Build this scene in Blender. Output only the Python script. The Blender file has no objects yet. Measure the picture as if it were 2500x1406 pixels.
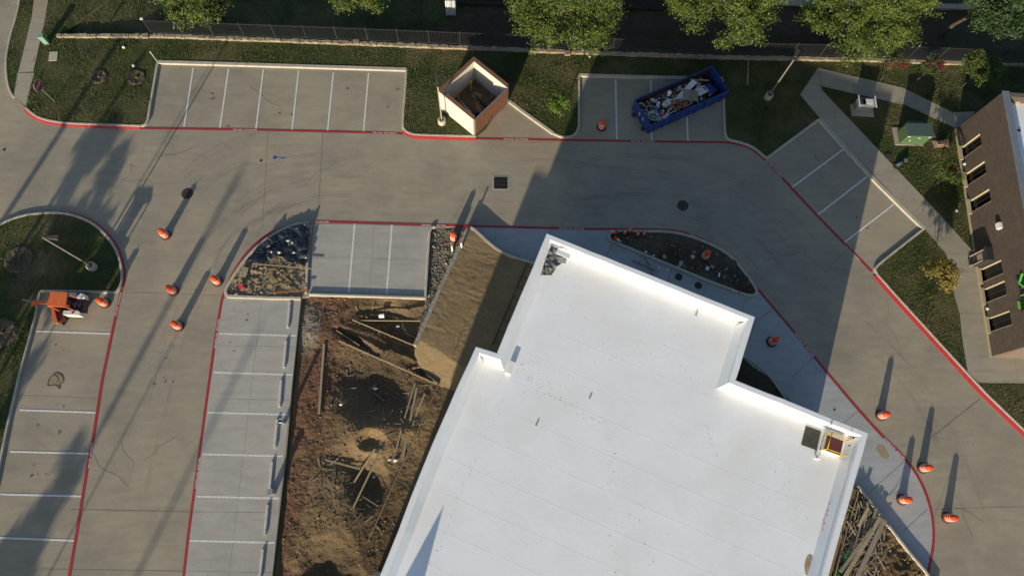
import bpy, bmesh, math, random
import numpy as np
from mathutils import Vector, Matrix, noise
from mathutils.geometry import tessellate_polygon
random.seed(7); rng = np.random.default_rng(11)
C = bpy.context.scene.collection
scene = bpy.context.scene
PI = math.pi

# ------------------------------------------------------------------ camera
FPX = 1665.0; HC = 46.0                      # focal length in photo pixels, drone height
d = np.array([-60.0, -519.0, -FPX]); d /= np.linalg.norm(d)
Zc = -d; Yc = np.array([0, 1.0, 0]); Yc -= (Yc @ Zc) * Zc; Yc /= np.linalg.norm(Yc); Xc = np.cross(Yc, Zc)
RC = np.array([Xc, Yc, Zc])                  # camera -> world
cd = bpy.data.cameras.new('camera'); cam = bpy.data.objects.new('camera', cd); C.objects.link(cam)
cd.sensor_width = 36.0; cd.lens = 36.0 * FPX / 2500.0; cd.clip_start = 0.5; cd.clip_end = 2000
cam.matrix_world = Matrix([list(RC[0]) + [0], list(RC[1]) + [0], list(RC[2]) + [HC], [0, 0, 0, 1]])
scene.camera = cam

def G(x, y, z=0.0):
    """point of the site at height z, surveyed from the photograph"""
    v = RC @ np.array([x - 1250.0, -(y - 703.0), -FPX]); t = (z - HC) / v[2]
    return Vector((v[0] * t, v[1] * t, z))

# ------------------------------------------------------------------ light
SUN_AZ = 69.2; SUN_EL = 13.3                 # direction the shadows fall, elevation
a, e = math.radians(SUN_AZ), math.radians(SUN_EL)
sdir = Vector((math.cos(a) * math.cos(e), math.sin(a) * math.cos(e), -math.sin(e)))
SH = Vector((math.cos(a), math.sin(a), 0))
TE = math.tan(e)
sl = bpy.data.lights.new('sun', 'SUN'); sl.energy = 4.6; sl.angle = math.radians(0.55); sl.color = (1.0, 0.87, 0.65)
so = bpy.data.objects.new('sun', sl); so.rotation_euler = sdir.to_track_quat('-Z', 'Y').to_euler(); so.location = (-30, -60, 40); C.objects.link(so)
w = bpy.data.worlds.new('World'); scene.world = w; w.use_nodes = True
nt = w.node_tree; nt.nodes.clear()
sky = nt.nodes.new('ShaderNodeTexSky'); sky.sky_type = 'NISHITA'; sky.sun_disc = False
sky.sun_elevation = e; sky.sun_rotation = math.radians((90 - (SUN_AZ + 180)) % 360)
sky.air_density = 1.0; sky.dust_density = 1.0; sky.ozone_density = 1.5
bg = nt.nodes.new('ShaderNodeBackground'); bg.inputs[1].default_value = 0.10
ow = nt.nodes.new('ShaderNodeOutputWorld')
nt.links.new(sky.outputs[0], bg.inputs[0]); nt.links.new(bg.outputs[0], ow.inputs[0])
vs = scene.view_settings; vs.view_transform = 'Standard'; vs.look = 'None'; vs.gamma = 1; vs.use_curve_mapping = False
vs.exposure = 0.56
scene.cycles.max_bounces = 6

# ------------------------------------------------------------------ materials
MC = {}
def mat(name, col, col2=None, scale=1.5, rough=0.85, bump=0.0, bscale=20.0, col3=None, s3=0.2, metal=0.0, fine=0.0, detail=6, trans=0.0):
    if name in MC: return MC[name]
    m = bpy.data.materials.new(name); m.use_nodes = True; n = m.node_tree; N = n.nodes; L = n.links
    b = N['Principled BSDF']; b.inputs['Roughness'].default_value = rough; b.inputs['Metallic'].default_value = metal
    b.inputs['Specular IOR Level'].default_value = 0.25 if rough > .6 else .5
    geo = N.new('ShaderNodeNewGeometry')
    out = None
    def noi(s, det=detail, dist=0.0):
        t = N.new('ShaderNodeTexNoise'); t.inputs['Scale'].default_value = s; t.inputs['Detail'].default_value = det
        t.inputs['Roughness'].default_value = .62; t.inputs['Distortion'].default_value = dist
        L.new(geo.outputs['Position'], t.inputs['Vector']); return t
    def mix(fac, A, B, mode='MIX'):
        x = N.new('ShaderNodeMix'); x.data_type = 'RGBA'; x.blend_type = mode
        for val, i in ((fac, 0), (A, 6), (B, 7)):
            if isinstance(val, (tuple, list)): x.inputs[i].default_value = (*val[:3], 1)
            elif isinstance(val, (int, float)): x.inputs[i].default_value = val
            else: L.new(val, x.inputs[i])
        return x.outputs[2]
    def ramp(src, lo, hi):
        r = N.new('ShaderNodeMapRange'); r.inputs[1].default_value = lo; r.inputs[2].default_value = hi
        L.new(src, r.inputs[0]); return r.outputs[0]
    out = col
    if col2: out = mix(ramp(noi(scale).outputs['Fac'], .35, .65), col, col2)
    if col3: out = mix(ramp(noi(s3, 8, .6).outputs['Fac'], .45, .72), out, col3)
    if fine:
        f = ramp(noi(bscale * 1.3, 4).outputs['Fac'], .25, .75)
        v = N.new('ShaderNodeMapRange'); v.inputs[3].default_value = 1 - fine; v.inputs[4].default_value = 1 + fine; L.new(f, v.inputs[0])
        cb = N.new('ShaderNodeVectorMath'); cb.operation = 'SCALE'
        if isinstance(out, (tuple, list)): cb.inputs[0].default_value = out[:3]
        else: L.new(out, cb.inputs[0])
        L.new(v.outputs[0], cb.inputs[3]); out = cb.outputs[0]
    if isinstance(out, (tuple, list)): b.inputs['Base Color'].default_value = (*out[:3], 1)
    else: L.new(out, b.inputs['Base Color'])
    if bump:
        bp = N.new('ShaderNodeBump'); bp.inputs['Strength'].default_value = min(1, bump); bp.inputs['Distance'].default_value = .03
        L.new(noi(bscale, 5).outputs['Fac'], bp.inputs['Height']); L.new(bp.outputs[0], b.inputs['Normal'])
    if trans:
        b.inputs['Transmission Weight'].default_value = trans
    MC[name] = m; return m

def concrete(name, base, dark, warm, joints=None):
    """weathered slab: broad stains, mottling, fine grit, faint brooming"""
    if name in MC: return MC[name]
    m = mat(name, base, dark, scale=.35, rough=.88, bump=.25, bscale=26, col3=warm, s3=.12, fine=.07)
    n = m.node_tree; N = n.nodes; L = n.links; b = N['Principled BSDF']
    src = b.inputs['Base Color'].links[0].from_socket
    geo = [x for x in N if x.type == 'NEW_GEOMETRY'][0]
    t = N.new('ShaderNodeTexNoise'); t.inputs['Scale'].default_value = 1.6; t.inputs['Detail'].default_value = 9; t.inputs['Roughness'].default_value = .7
    mp = N.new('ShaderNodeMapping'); mp.inputs['Scale'].default_value = (.35, 1.5, 1); mp.inputs['Rotation'].default_value = (0, 0, .06)
    L.new(geo.outputs['Position'], mp.inputs[0]); L.new(mp.outputs[0], t.inputs['Vector'])
    r = N.new('ShaderNodeMapRange'); r.inputs[1].default_value = .3; r.inputs[2].default_value = .75; r.inputs[3].default_value = .86; r.inputs[4].default_value = 1.12
    L.new(t.outputs['Fac'], r.inputs[0])
    # small dark spots
    v = N.new('ShaderNodeTexNoise'); v.inputs['Scale'].default_value = 2.3; v.inputs['Detail'].default_value = 3
    L.new(geo.outputs['Position'], v.inputs['Vector'])
    r2 = N.new('ShaderNodeMapRange'); r2.inputs[1].default_value = .70; r2.inputs[2].default_value = .78; r2.inputs[3].default_value = 1; r2.inputs[4].default_value = .72
    L.new(v.outputs['Fac'], r2.inputs[0])
    mu = N.new('ShaderNodeMath'); mu.operation = 'MULTIPLY'; L.new(r.outputs[0], mu.inputs[0]); L.new(r2.outputs[0], mu.inputs[1])
    s = N.new('ShaderNodeVectorMath'); s.operation = 'SCALE'; L.new(src, s.inputs[0]); L.new(mu.outputs[0], s.inputs[3])
    L.new(s.outputs[0], b.inputs['Base Color'])
    return m

M_drive = concrete('aged_concrete', (.335, .295, .226), (.262, .236, .19), (.365, .315, .235))
M_ramp = concrete('tan_concrete', (.33, .275, .205), (.30, .25, .185), (.36, .30, .23))
M_new = concrete('fresh_concrete', (.40, .38, .345), (.34, .325, .30), (.43, .405, .36))
M_walk = concrete('sidewalk_concrete', (.35, .315, .25), (.30, .275, .22), (.37, .33, .26))
M_kerb = mat('kerb_concrete', (.48, .44, .36), (.38, .35, .29), 2.0, .9, .3, 30, fine=.08)
M_joint = mat('joint_sealant', (.13, .12, .10), (.2, .19, .16), 3)
M_jointl = mat('light_joint', (.42, .40, .35), (.3, .28, .24), 5)
M_red = mat('red_paint', (.40, .022, .024), (.27, .03, .03), 5, .6, .1, 40, fine=.12)
M_white = mat('white_paint', (.74, .74, .74), (.54, .53, .51), 7, .6, .1, 40, fine=.08)
M_lawn = mat('lawn', (.036, .052, .015), (.062, .068, .024), .6, 1.0, .9, 18, col3=(.13, .105, .055), s3=.28, fine=.5)
M_blade = mat('grass_blade', (.056, .094, .023), (.098, .115, .032), .5, .8, 0, 10, col3=(.18, .155, .07), s3=.28, fine=.35)
M_litter = mat('leaf_litter', (.085, .062, .040), (.055, .045, .03), 1.2, 1.0, .9, 12, col3=(.035, .05, .018), s3=.3, fine=.5)
M_membrane = mat('roof_membrane', (.835, .855, .885), (.785, .80, .825), .45, .55, .22, 1.4, col3=(.77, .765, .75), s3=.25, fine=.012)
M_coping = mat('membrane_coping', (.80, .81, .83), (.76, .77, .79), 1.3, .5, .25, 5)
M_stucco = mat('cream_stucco', (.60, .575, .48), (.56, .53, .44), .8, .9, .2, 60, fine=.03)
M_stuccoin = mat('block_inside', (.52, .49, .42), (.44, .42, .37), 1.5, .95, .3, 20, fine=.06)
M_cap = mat('rust_brown_cap', (.20, .105, .07), (.17, .09, .06), 3, .7, .1, 20)
M_cedar = mat('cedar_board', (.20, .092, .052), (.145, .065, .038), 3, .75, .3, 30, fine=.15)
M_steel = mat('galvanised', (.5, .52, .54), (.42, .44, .46), 4, .4, metal=.7)
M_dark = mat('black_metal', (.03, .03, .035), None, rough=.5)
M_bronze = mat('dark_bronze', (.055, .05, .045), None, rough=.5)
M_poletan = mat('pole_tan', (.40, .35, .24), (.33, .29, .2), 2, .6)
M_orange = mat('drum_orange', (.80, .10, .018), (.70, .075, .015), 6, .42, .05, 20)
M_refl = mat('reflective_white', (.85, .84, .82), (.7, .68, .65), 9, .4)
M_rubber = mat('rubber', (.035, .035, .037), (.05, .05, .05), 8, .8, .2, 30)
M_blue = mat('dumpster_blue', (.010, .045, .235), (.010, .032, .15), 2.2, .55, .15, 8, col3=(.03, .065, .22), s3=1.1)
M_rustin = mat('rusty_inside', (.06, .028, .018), (.03, .02, .018), 2, .9, .4, 14)
M_wood = mat('weathered_wood', (.36, .30, .20), (.26, .215, .15), 4, .85, .4, 24, fine=.18)
M_woodg = mat('grey_wood', (.31, .265, .195), (.21, .18, .135), 4, .85, .4, 24, fine=.2)
M_woodo = mat('reddish_wood', (.30, .14, .06), (.2, .1, .05), 5, .8, .3, 20)
M_debrisw = mat('pale_debris', (.66, .67, .70), (.5, .52, .56), 6, .6)
M_plastic = mat('black_plastic_sheet', (.014, .017, .024), (.03, .034, .045), 2.5, .3, .9, 6)
M_pvc = mat('pvc_white', (.8, .8, .76), None, rough=.4)
M_yellow = mat('safety_yellow', (.62, .42, .02), (.52, .34, .02), 6, .5)
M_iron = mat('cast_iron', (.075, .055, .045), (.05, .04, .035), 12, .7, .5, 40)
M_grate = mat('grate_iron', (.055, .048, .04), (.03, .028, .025), 12, .7, .4, 40)
M_void = mat('void_shade', (.006, .006, .006), None, rough=1)
M_green = mat('cabinet_green', (.06, .115, .05), (.065, .12, .055), 3, .6)
M_green2 = mat('cabinet_blue_green', (.065, .11, .10), (.055, .09, .085), 3, .6)
M_mint = mat('pedestal_green', (.20, .34, .25), (.17, .29, .21), 4, .5)
M_mach = mat('machine_orange', (.72, .16, .04), (.6, .13, .035), 3, .4, .1, 12)
M_machd = mat('machine_red_brown', (.13, .03, .02), (.1, .02, .015), 3, .5)
M_glass = mat('dark_glass', (.008, .009, .010), None, rough=.12)
M_tan = mat('tan_stone', (.42, .36, .24), (.36, .31, .21), 3, .85, .2, 20)
M_stone = mat('limestone', (.33, .275, .195), (.20, .165, .115), 5, .95, .9, 14, col3=(.40, .34, .25), s3=1.3, fine=.2)
M_rust = mat('rust_stain', (.30, .20, .11), (.40, .32, .22), 3, .8)
M_maroon = mat('maroon_hatch', (.14, .035, .03), (.12, .03, .028), 4, .6)
M_mat = mat('dark_rubber_mat', (.05, .052, .042), (.085, .085, .07), 5, .9, .3, 20, fine=.3)
M_bark = mat('bark', (.12, .09, .06), (.07, .055, .04), 5, .95, .6, 20)
M_locate = mat('blue_marking', (.02, .10, .32), None, rough=.7)
M_dstain = mat('dried_mud', (.17, .13, .08), (.1, .08, .05), 6, .95, .4, 20)

def leafmat(name, c1, c2, c3=None):
    m = mat(name, c1, c2, 2.2, .6, 0, 10, col3=c3, s3=.9, fine=.25)
    if 'lf' not in m:
        m['lf'] = 1; N = m.node_tree.nodes; L = m.node_tree.links; b = N['Principled BSDF']; o = N['Material Output']
        t = N.new('ShaderNodeBsdfTranslucent'); mx = N.new('ShaderNodeMixShader'); mx.inputs[0].default_value = .22
        L.new(b.inputs['Base Color'].links[0].from_socket, t.inputs[0])
        L.new(b.outputs[0], mx.inputs[1]); L.new(t.outputs[0], mx.inputs[2]); L.new(mx.outputs[0], o.inputs[0])
    return m
M_leaf = leafmat('tree_leaf', (.045, .095, .014), (.135, .160, .018), (.018, .045, .010))  # third colour is a darker green painted in as shade inside the crowns
M_leafd = leafmat('shaded_leaf', (.03, .06, .015), (.045, .08, .02))  # darker copy of the leaf green; shade is put into the colour
M_leafy = leafmat('lime_leaf', (.10, .18, .02), (.15, .21, .025))
M_leafgold = leafmat('golden_leaf', (.26, .21, .035), (.32, .22, .04), (.14, .15, .03))
M_flower = leafmat('red_flower', (.15, .014, .02), (.21, .018, .03))

def brickmat():
    m = bpy.data.materials.new('brown_brick'); m.use_nodes = True; N = m.node_tree.nodes; L = m.node_tree.links; b = N['Principled BSDF']
    tc = N.new('ShaderNodeTexCoord'); sp = N.new('ShaderNodeSeparateXYZ'); cb = N.new('ShaderNodeCombineXYZ')
    L.new(tc.outputs['Object'], sp.inputs[0]); L.new(sp.outputs[0], cb.inputs[0]); L.new(sp.outputs[2], cb.inputs[1])
    br = N.new('ShaderNodeTexBrick'); L.new(cb.outputs[0], br.inputs['Vector'])
    br.inputs['Scale'].default_value = 1; br.inputs['Brick Width'].default_value = .30; br.inputs['Row Height'].default_value = .10
    br.inputs['Mortar Size'].default_value = .009; br.inputs['Mortar Smooth'].default_value = .3
    br.inputs['Color1'].default_value = (.078, .060, .050, 1); br.inputs['Color2'].default_value = (.108, .083, .069, 1); br.inputs['Mortar'].default_value = (.14, .118, .10, 1)
    ns = N.new('ShaderNodeTexNoise'); ns.inputs['Scale'].default_value = 1.2; ns.inputs['Detail'].default_value = 6; L.new(tc.outputs['Object'], ns.inputs['Vector'])
    r = N.new('ShaderNodeMapRange'); r.inputs[3].default_value = .8; r.inputs[4].default_value = 1.2; L.new(ns.outputs['Fac'], r.inputs[0])
    s = N.new('ShaderNodeVectorMath'); s.operation = 'SCALE'; L.new(br.outputs['Color'], s.inputs[0]); L.new(r.outputs[0], s.inputs[3])
    L.new(s.outputs[0], b.inputs['Base Color']); b.inputs['Roughness'].default_value = .95
    b.inputs['Specular IOR Level'].default_value = .15
    bp = N.new('ShaderNodeBump'); bp.inputs['Strength'].default_value = .5; bp.inputs['Distance'].default_value = .01; bp.invert = True
    L.new(br.outputs['Fac'], bp.inputs['Height']); L.new(bp.outputs[0], b.inputs['Normal'])
    return m
M_brick = brickmat()

def soilmat(name, vcol=True):
    m = bpy.data.materials.new(name); m.use_nodes = True; N = m.node_tree.nodes; L = m.node_tree.links; b = N['Principled BSDF']
    at = N.new('ShaderNodeAttribute'); at.attribute_name = 'soil'; geo = N.new('ShaderNodeNewGeometry')
    ns = N.new('ShaderNodeTexNoise'); ns.inputs['Scale'].default_value = 7; ns.inputs['Detail'].default_value = 10; ns.inputs['Roughness'].default_value = .8
    L.new(geo.outputs['Position'], ns.inputs['Vector'])
    r = N.new('ShaderNodeMapRange'); r.inputs[1].default_value = .3; r.inputs[2].default_value = .7; r.inputs[3].default_value = .62; r.inputs[4].default_value = 1.4; L.new(ns.outputs['Fac'], r.inputs[0])
    s = N.new('ShaderNodeVectorMath'); s.operation = 'SCALE'; L.new(at.outputs['Color'], s.inputs[0]); L.new(r.outputs[0], s.inputs[3])
    L.new(s.outputs[0], b.inputs['Base Color']); b.inputs['Roughness'].default_value = 1; b.inputs['Specular IOR Level'].default_value = .1
    bp = N.new('ShaderNodeBump'); bp.inputs['Strength'].default_value = .8; bp.inputs['Distance'].default_value = .04
    n2 = N.new('ShaderNodeTexNoise'); n2.inputs['Scale'].default_value = 9; n2.inputs['Detail'].default_value = 8; n2.inputs['Roughness'].default_value = .7; L.new(geo.outputs['Position'], n2.inputs['Vector'])
    L.new(n2.outputs['Fac'], bp.inputs['Height']); L.new(bp.outputs[0], b.inputs['Normal'])
    return m
M_soil = soilmat('soil')

# ------------------------------------------------------------------ helpers
def link(name, me, m, parent=None, kind=None, loc=None, rot=None):
    o = bpy.data.objects.new(name, me); C.objects.link(o)
    if m is not None:
        for x in (m if isinstance(m, (list, tuple)) else [m]): me.materials.append(x)
    if parent: o.parent = parent
    if kind: o['kind'] = kind
    if loc is not None: o.location = loc
    if rot is not None: o.rotation_euler = rot
    return o
def tag(o, label, cat, group=None):
    o['label'] = label; o['category'] = cat
    if group: o['group'] = group
    return o
def thing(name, label, cat, loc=(0, 0, 0), rz=0, group=None):
    o = bpy.data.objects.new(name, None); C.objects.link(o); o.location = loc; o.rotation_euler = (0, 0, rz); o.empty_display_size = .3
    return tag(o, label, cat, group)
def struct(name, me, m, parent=None, label=None):
    o = link(name, me, m, parent, 'structure')
    if label: o['label'] = label
    return o
def bm2(bm, name='m', smooth=False):
    me = bpy.data.meshes.new(name); bm.normal_update(); bm.to_mesh(me); bm.free()
    if smooth: me.shade_smooth()
    return me
def box(bm, c, s, rz=0, mi=0, M=None, rx=0, ry=0):
    r = bmesh.ops.create_cube(bm, size=1)
    T = Matrix.Translation(Vector(c)) @ Matrix.Rotation(rz, 4, 'Z') @ Matrix.Rotation(ry, 4, 'Y') @ Matrix.Rotation(rx, 4, 'X') @ Matrix.Diagonal((s[0], s[1], s[2], 1))
    if M is not None: T = M @ T
    bmesh.ops.transform(bm, matrix=T, verts=r['verts'])
    for v in r['verts']:
        for f in v.link_faces: f.material_index = mi
    return r['verts']
def cyl(bm, p0, p1, r0, r1=None, n=12, mi=0, cap=True):
    r1 = r0 if r1 is None else r1; p0, p1 = Vector(p0), Vector(p1); dv = p1 - p0
    r = bmesh.ops.create_cone(bm, cap_ends=cap, segments=n, radius1=r0, radius2=r1, depth=dv.length)
    T = Matrix.Translation((p0 + p1) / 2) @ dv.to_track_quat('Z', 'Y').to_matrix().to_4x4()
    bmesh.ops.transform(bm, matrix=T, verts=r['verts'])
    for v in r['verts']:
        for f in v.link_faces: f.material_index = mi
    return r['verts']
def lathe(bm, prof, n=24, c=(0, 0, 0), mi=0):
    rings = []
    for r, z in prof:
        rings.append([bm.verts.new((c[0] + r * math.cos(2 * PI * i / n), c[1] + r * math.sin(2 * PI * i / n), c[2] + z)) for i in range(n)])
    for A, B in zip(rings, rings[1:]):
        for i in range(n):
            f = bm.faces.new((A[i], A[(i + 1) % n], B[(i + 1) % n], B[i])); f.material_index = mi
    return rings
def board(bm, p, q, wd, th, lift=0, mi=0):
    """a plank lying from p to q"""
    p, q = Vector(p), Vector(q); dv = q - p; c = (p + q) / 2
    r = bmesh.ops.create_cube(bm, size=1)
    T = Matrix.Translation(c + Vector((0, 0, lift))) @ dv.to_track_quat('X', 'Z').to_matrix().to_4x4() @ Matrix.Diagonal((dv.length, wd, th, 1))
    bmesh.ops.transform(bm, matrix=T, verts=r['verts'])
    for v in r['verts']:
        for f in v.link_faces: f.material_index = mi
def cr(pts, n=6):
    """smooth a list of points (Catmull-Rom)"""
    P = [Vector(p) if len(p) == 3 else Vector((p[0], p[1], 0)) for p in pts]; out = []
    for i in range(len(P) - 1):
        p0 = P[max(i - 1, 0)]; p1 = P[i]; p2 = P[i + 1]; p3 = P[min(i + 2, len(P) - 1)]
        for k in range(n):
            t = k / n
            out.append(.5 * ((2 * p1) + (p2 - p0) * t + (2 * p0 - 5 * p1 + 4 * p2 - p3) * t * t + (3 * p1 - p0 - 3 * p2 + p3) * t ** 3))
    out.append(P[-1]); return out
def W(pts, z=0): return [G(p[0], p[1], z) for p in pts]
def offs(path, dist, closed=False):
    n = len(path); out = []
    for i in range(n):
        a_ = path[i - 1] if (i > 0 or closed) else None; b_ = path[(i + 1) % n] if (i < n - 1 or closed) else None
        p = path[i]; n1 = n2 = None
        if a_ is not None:
            t = (p - a_).to_2d().normalized(); n1 = Vector((-t.y, t.x))
        if b_ is not None:
            t = (b_ - p).to_2d().normalized(); n2 = Vector((-t.y, t.x))
        if n1 is None: nn = n2
        elif n2 is None: nn = n1
        else:
            s = n1 + n2
            nn = n1 if s.length < 1e-4 else s.normalized() / max(.35, s.normalized().dot(n1))
        out.append(Vector((p.x + nn.x * dist, p.y + nn.y * dist, p.z)))
    return out
def sheet(pts, z=0, thick=0, holes=()):
    loops = [[Vector((p.x, p.y, 0)) for p in pts]] + [[Vector((p.x, p.y, 0)) for p in h] for h in holes]
    tris = tessellate_polygon(loops); flat = [p for l in loops for p in l]
    bm = bmesh.new(); V = [bm.verts.new((p.x, p.y, z)) for p in flat]
    for t in tris:
        try:
            f = bm.faces.new([V[i] for i in t])
            f.normal_update()
            if f.normal.z < 0: f.normal_flip()
        except ValueError: pass
    if thick:
        k = 0
        for l in loops:
            n = len(l); B = [bm.verts.new((p.x, p.y, z - thick)) for p in l]
            for i in range(n):
                bm.faces.new((V[k + i], V[k + (i + 1) % n], B[(i + 1) % n], B[i]))
            k += n
    return bm2(bm, 'sheet')
def ribbon(path, width, z0, z1=None, closed=False, bev=.0, z1b=None):
    """strip along a path; with z1 a solid from z0 to z1 (z1b: height on its right side)"""
    A = offs(path, width / 2, closed); B = offs(path, -width / 2, closed); n = len(path)
    bm = bmesh.new()
    if z1 is None:
        a_ = [bm.verts.new((p.x, p.y, z0)) for p in A]; b_ = [bm.verts.new((p.x, p.y, z0)) for p in B]
        for i in range(n if closed else n - 1):
            j = (i + 1) % n; bm.faces.new((b_[i], b_[j], a_[j], a_[i]))
    else:
        zb = z1 if z1b is None else z1b
        Ai = offs(path, width / 2 - bev, closed); Bi = offs(path, -width / 2 + bev, closed)
        rows = [[bm.verts.new((p.x, p.y, z)) for p in L_] for L_, z in ((A, z0), (A, z1 - bev), (Ai, z1), (Bi, zb), (B, zb - bev), (B, z0))] if bev else \
               [[bm.verts.new((p.x, p.y, z)) for p in L_] for L_, z in ((A, z0), (A, z1), (B, zb), (B, z0))]
        for i in range(n if closed else n - 1):
            j = (i + 1) % n
            for r1, r2 in zip(rows, rows[1:]): bm.faces.new((r1[i], r2[i], r2[j], r1[j]))
        if not closed:
            bm.faces.new([r[0] for r in rows]); bm.faces.new([r[-1] for r in rows][::-1])
        bmesh.ops.recalc_face_normals(bm, faces=bm.faces)
    return bm2(bm, 'ribbon')
def copy_tree(o, parent=None):
    c = o.copy(); C.objects.link(c); c.parent = parent
    for ch in list(o.children): copy_tree(ch, c)
    return c
def inpoly(P, X, Y):
    ins = np.zeros(X.shape, bool); n = len(P)
    for i in range(n):
        x1, y1, x2, y2 = P[i].x, P[i].y, P[(i + 1) % n].x, P[(i + 1) % n].y
        c = ((y1 > Y) != (y2 > Y)) & (X < (x2 - x1) * (Y - y1) / ((y2 - y1) if y2 != y1 else 1e-9) + x1); ins ^= c
    return ins
def vnoise(X, Y, s, seed):
    r = np.random.default_rng(seed); T = r.random((256, 256)); x = X * s + 1000; y = Y * s + 1000
    xi = np.floor(x).astype(int); yi = np.floor(y).astype(int); fx = x - xi; fy = y - yi; fx = fx * fx * (3 - 2 * fx); fy = fy * fy * (3 - 2 * fy)
    g = lambda i, j: T[(xi + i) % 256, (yi + j) % 256]
    return (g(0, 0) * (1 - fx) * (1 - fy) + g(1, 0) * fx * (1 - fy) + g(0, 1) * (1 - fx) * fy + g(1, 1) * fx * fy) - .5
def fbm(X, Y, s, o=4, seed=1):
    return sum(vnoise(X, Y, s * 2 ** k, seed + k) * .55 ** k for k in range(o))
def npmesh(name, V, F, col=None, k=3):
    me = bpy.data.meshes.new(name); V = np.asarray(V, np.float32); F = np.asarray(F, np.int32)
    me.vertices.add(len(V)); me.vertices.foreach_set('co', V.ravel())
    me.loops.add(F.size); me.loops.foreach_set('vertex_index', F.ravel())
    me.polygons.add(len(F)); me.polygons.foreach_set('loop_start', np.arange(len(F)) * k); me.polygons.foreach_set('loop_total', np.full(len(F), k))
    if col is not None:
        at = me.color_attributes.new('soil', 'FLOAT_COLOR', 'POINT'); c4 = np.ones((len(V), 4), np.float32); c4[:, :3] = col; at.data.foreach_set('color', c4.ravel())
    me.update(); me.validate(); return me

# ------------------------------------------------------------------ ground
WALL = W([(148, 93), (400, 93), (870, 111), (1390, 132), (1750, 145), (2120, 151), (2560, 167)])
def wally(x):
    xs = [p.x for p in WALL]; ys = [p.y for p in WALL]; return np.interp(x, xs, ys)
HOLE = W([(735.5, 729), (757, 722), (1041, 730), (1047.5, 640), (1051, 556.5), (1145, 552), (1175, 573), (1210, 603), (1260, 628), (1400, 700),
          (1560, 780), (1700, 1000), (1750, 1500), (1700, 1900), (600, 1900), (665, 1406), (700, 1098), (716, 915)])
hx0, hx1 = min(p.x for p in HOLE), max(p.x for p in HOLE); hy0, hy1 = min(p.y for p in HOLE), max(p.y for p in HOLE)
xs = np.unique(np.concatenate([np.linspace(-500, -60, 12), np.arange(-60, 62, 1.0), np.linspace(62, 500, 12)]))
ys = np.unique(np.concatenate([np.linspace(-500, -40, 12), np.arange(-40, 80, 1.0), np.linspace(80, 500, 12)]))
X, Y = np.meshgrid(xs, ys); wy = wally(X)
lx = np.clip((X - G(250, 90).x) / 14, 0, 1); drop = -.02 - 1.9 * lx * lx * (3 - 2 * lx)
back = np.clip((Y - wy - .4) / 1.2, 0, 1)
Zg = -.12 * (1 - back) + back * (drop + .25 * fbm(X, Y, .15, 4, 5) * lx)
Zg = np.where((X > hx0 + 1.5) & (X < hx1 - 1.5) & (Y > hy0 + 1) & (Y < hy1 - 1.5), -2.2, Zg)
n1, n0 = len(ys), len(xs); idx = np.arange(n1 * n0).reshape(n1, n0)
F = np.stack([idx[:-1, :-1], idx[:-1, 1:], idx[1:, 1:], idx[1:, :-1]], -1).reshape(-1, 4)
me = npmesh('ground', np.stack([X, Y, Zg], -1).reshape(-1, 3), F, k=4)
gr = struct('ground', me, [M_lawn, M_litter])
fx = X[:-1, :-1].ravel(); fy = Y[:-1, :-1].ravel()
me.polygons.foreach_set('material_index', ((fx > G(1080, 60).x + 2 * np.sin(fy)) & (fy > 10)).astype(np.int32)); me.shade_smooth()

xl = G(150, 100).x
drive_out = [Vector((-95, -60, 0)), Vector((95, -60, 0)), Vector((95, G(2500, 190).y, 0)), G(2500, 190), G(1400, 160), G(870, 130), G(150, 115), Vector((xl, 130, 0)), Vector((-95, 130, 0))]
drive = struct('driveway', sheet(drive_out, 0, .30, [HOLE]), M_drive)

# dirt of the building site
st = .058
gx = np.arange(hx0 - .3, G(1345, 700).x, st); gy = np.arange(G(900, 1500).y, hy1 + .3, st); X, Y = np.meshgrid(gx, gy)
Zd = -.24 + .12 * fbm(X, Y, .45, 2, 21) + .055 * fbm(X, Y, 1.8, 3, 31) + .045 * np.abs(fbm(X + .3 * fbm(X, Y, 2, 2, 5), Y, 5, 3, 41)) + .022 * fbm(X, Y, 13, 2, 51) 
def blob(px, py, rx, ry, h, rot=0, pw=1.0):
    c = G(px, py); k = 1 / 34.0; dx = X - c.x; dy = Y - c.y; cs, sn = math.cos(rot), math.sin(rot)
    u = (dx * cs + dy * sn) / (rx * k); v = (-dx * sn + dy * cs) / (ry * k)
    q = np.sqrt(u * u + v * v) + .25 * fbm(X, Y, .9, 3, 77)
    return h * np.clip(1.25 - q, 0, 1) ** pw * 1.0
Zd += blob(915, 930, 110, 80, -.62, -.4) + blob(900, 1060, 85, 60, .36) + blob(905, 1075, 30, 22, -.5) + blob(895, 1175, 38, 55, -.7)
Zd += blob(800, 1390, 62, 60, -.65) + blob(960, 775, 110, 26, -.5) + blob(980, 815, 60, 30, -.35, -.4) + blob(870, 830, 60, 12, -.45, -.5) + blob(1050, 905, 60, 14, -.35, -.4)
Zd += blob(770, 800, 30, 40, .12) + blob(855, 1120, 50, 30, -.18) + blob(760, 1250, 120, 90, .08) + blob(1020, 985, 40, 90, .1) + blob(950, 725, 60, 14, .12)
trk = (X - G(735, 1100).x - .14 * (Y - G(735, 1100).y) * 1.0)
Zd -= .05 * np.exp(-((np.abs(trk) - .9) / .22) ** 2)
bed = inpoly(W([(1040, 556), (1147, 550), (1013, 842), (1038, 735)]), X, Y)
Zd = np.where(bed, -.07 + .07 * fbm(X, Y, 2.5, 4, 9), Zd)
red = np.clip(1.3 - np.abs(trk + .2) / 1.7, 0, 1) * np.clip(.9 + 1.1 * fbm(X, Y, .35, 3, 3), 0, 1)
tan = np.clip(.5 + 1.4 * fbm(X, Y, .3, 4, 13), 0, 1)
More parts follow.
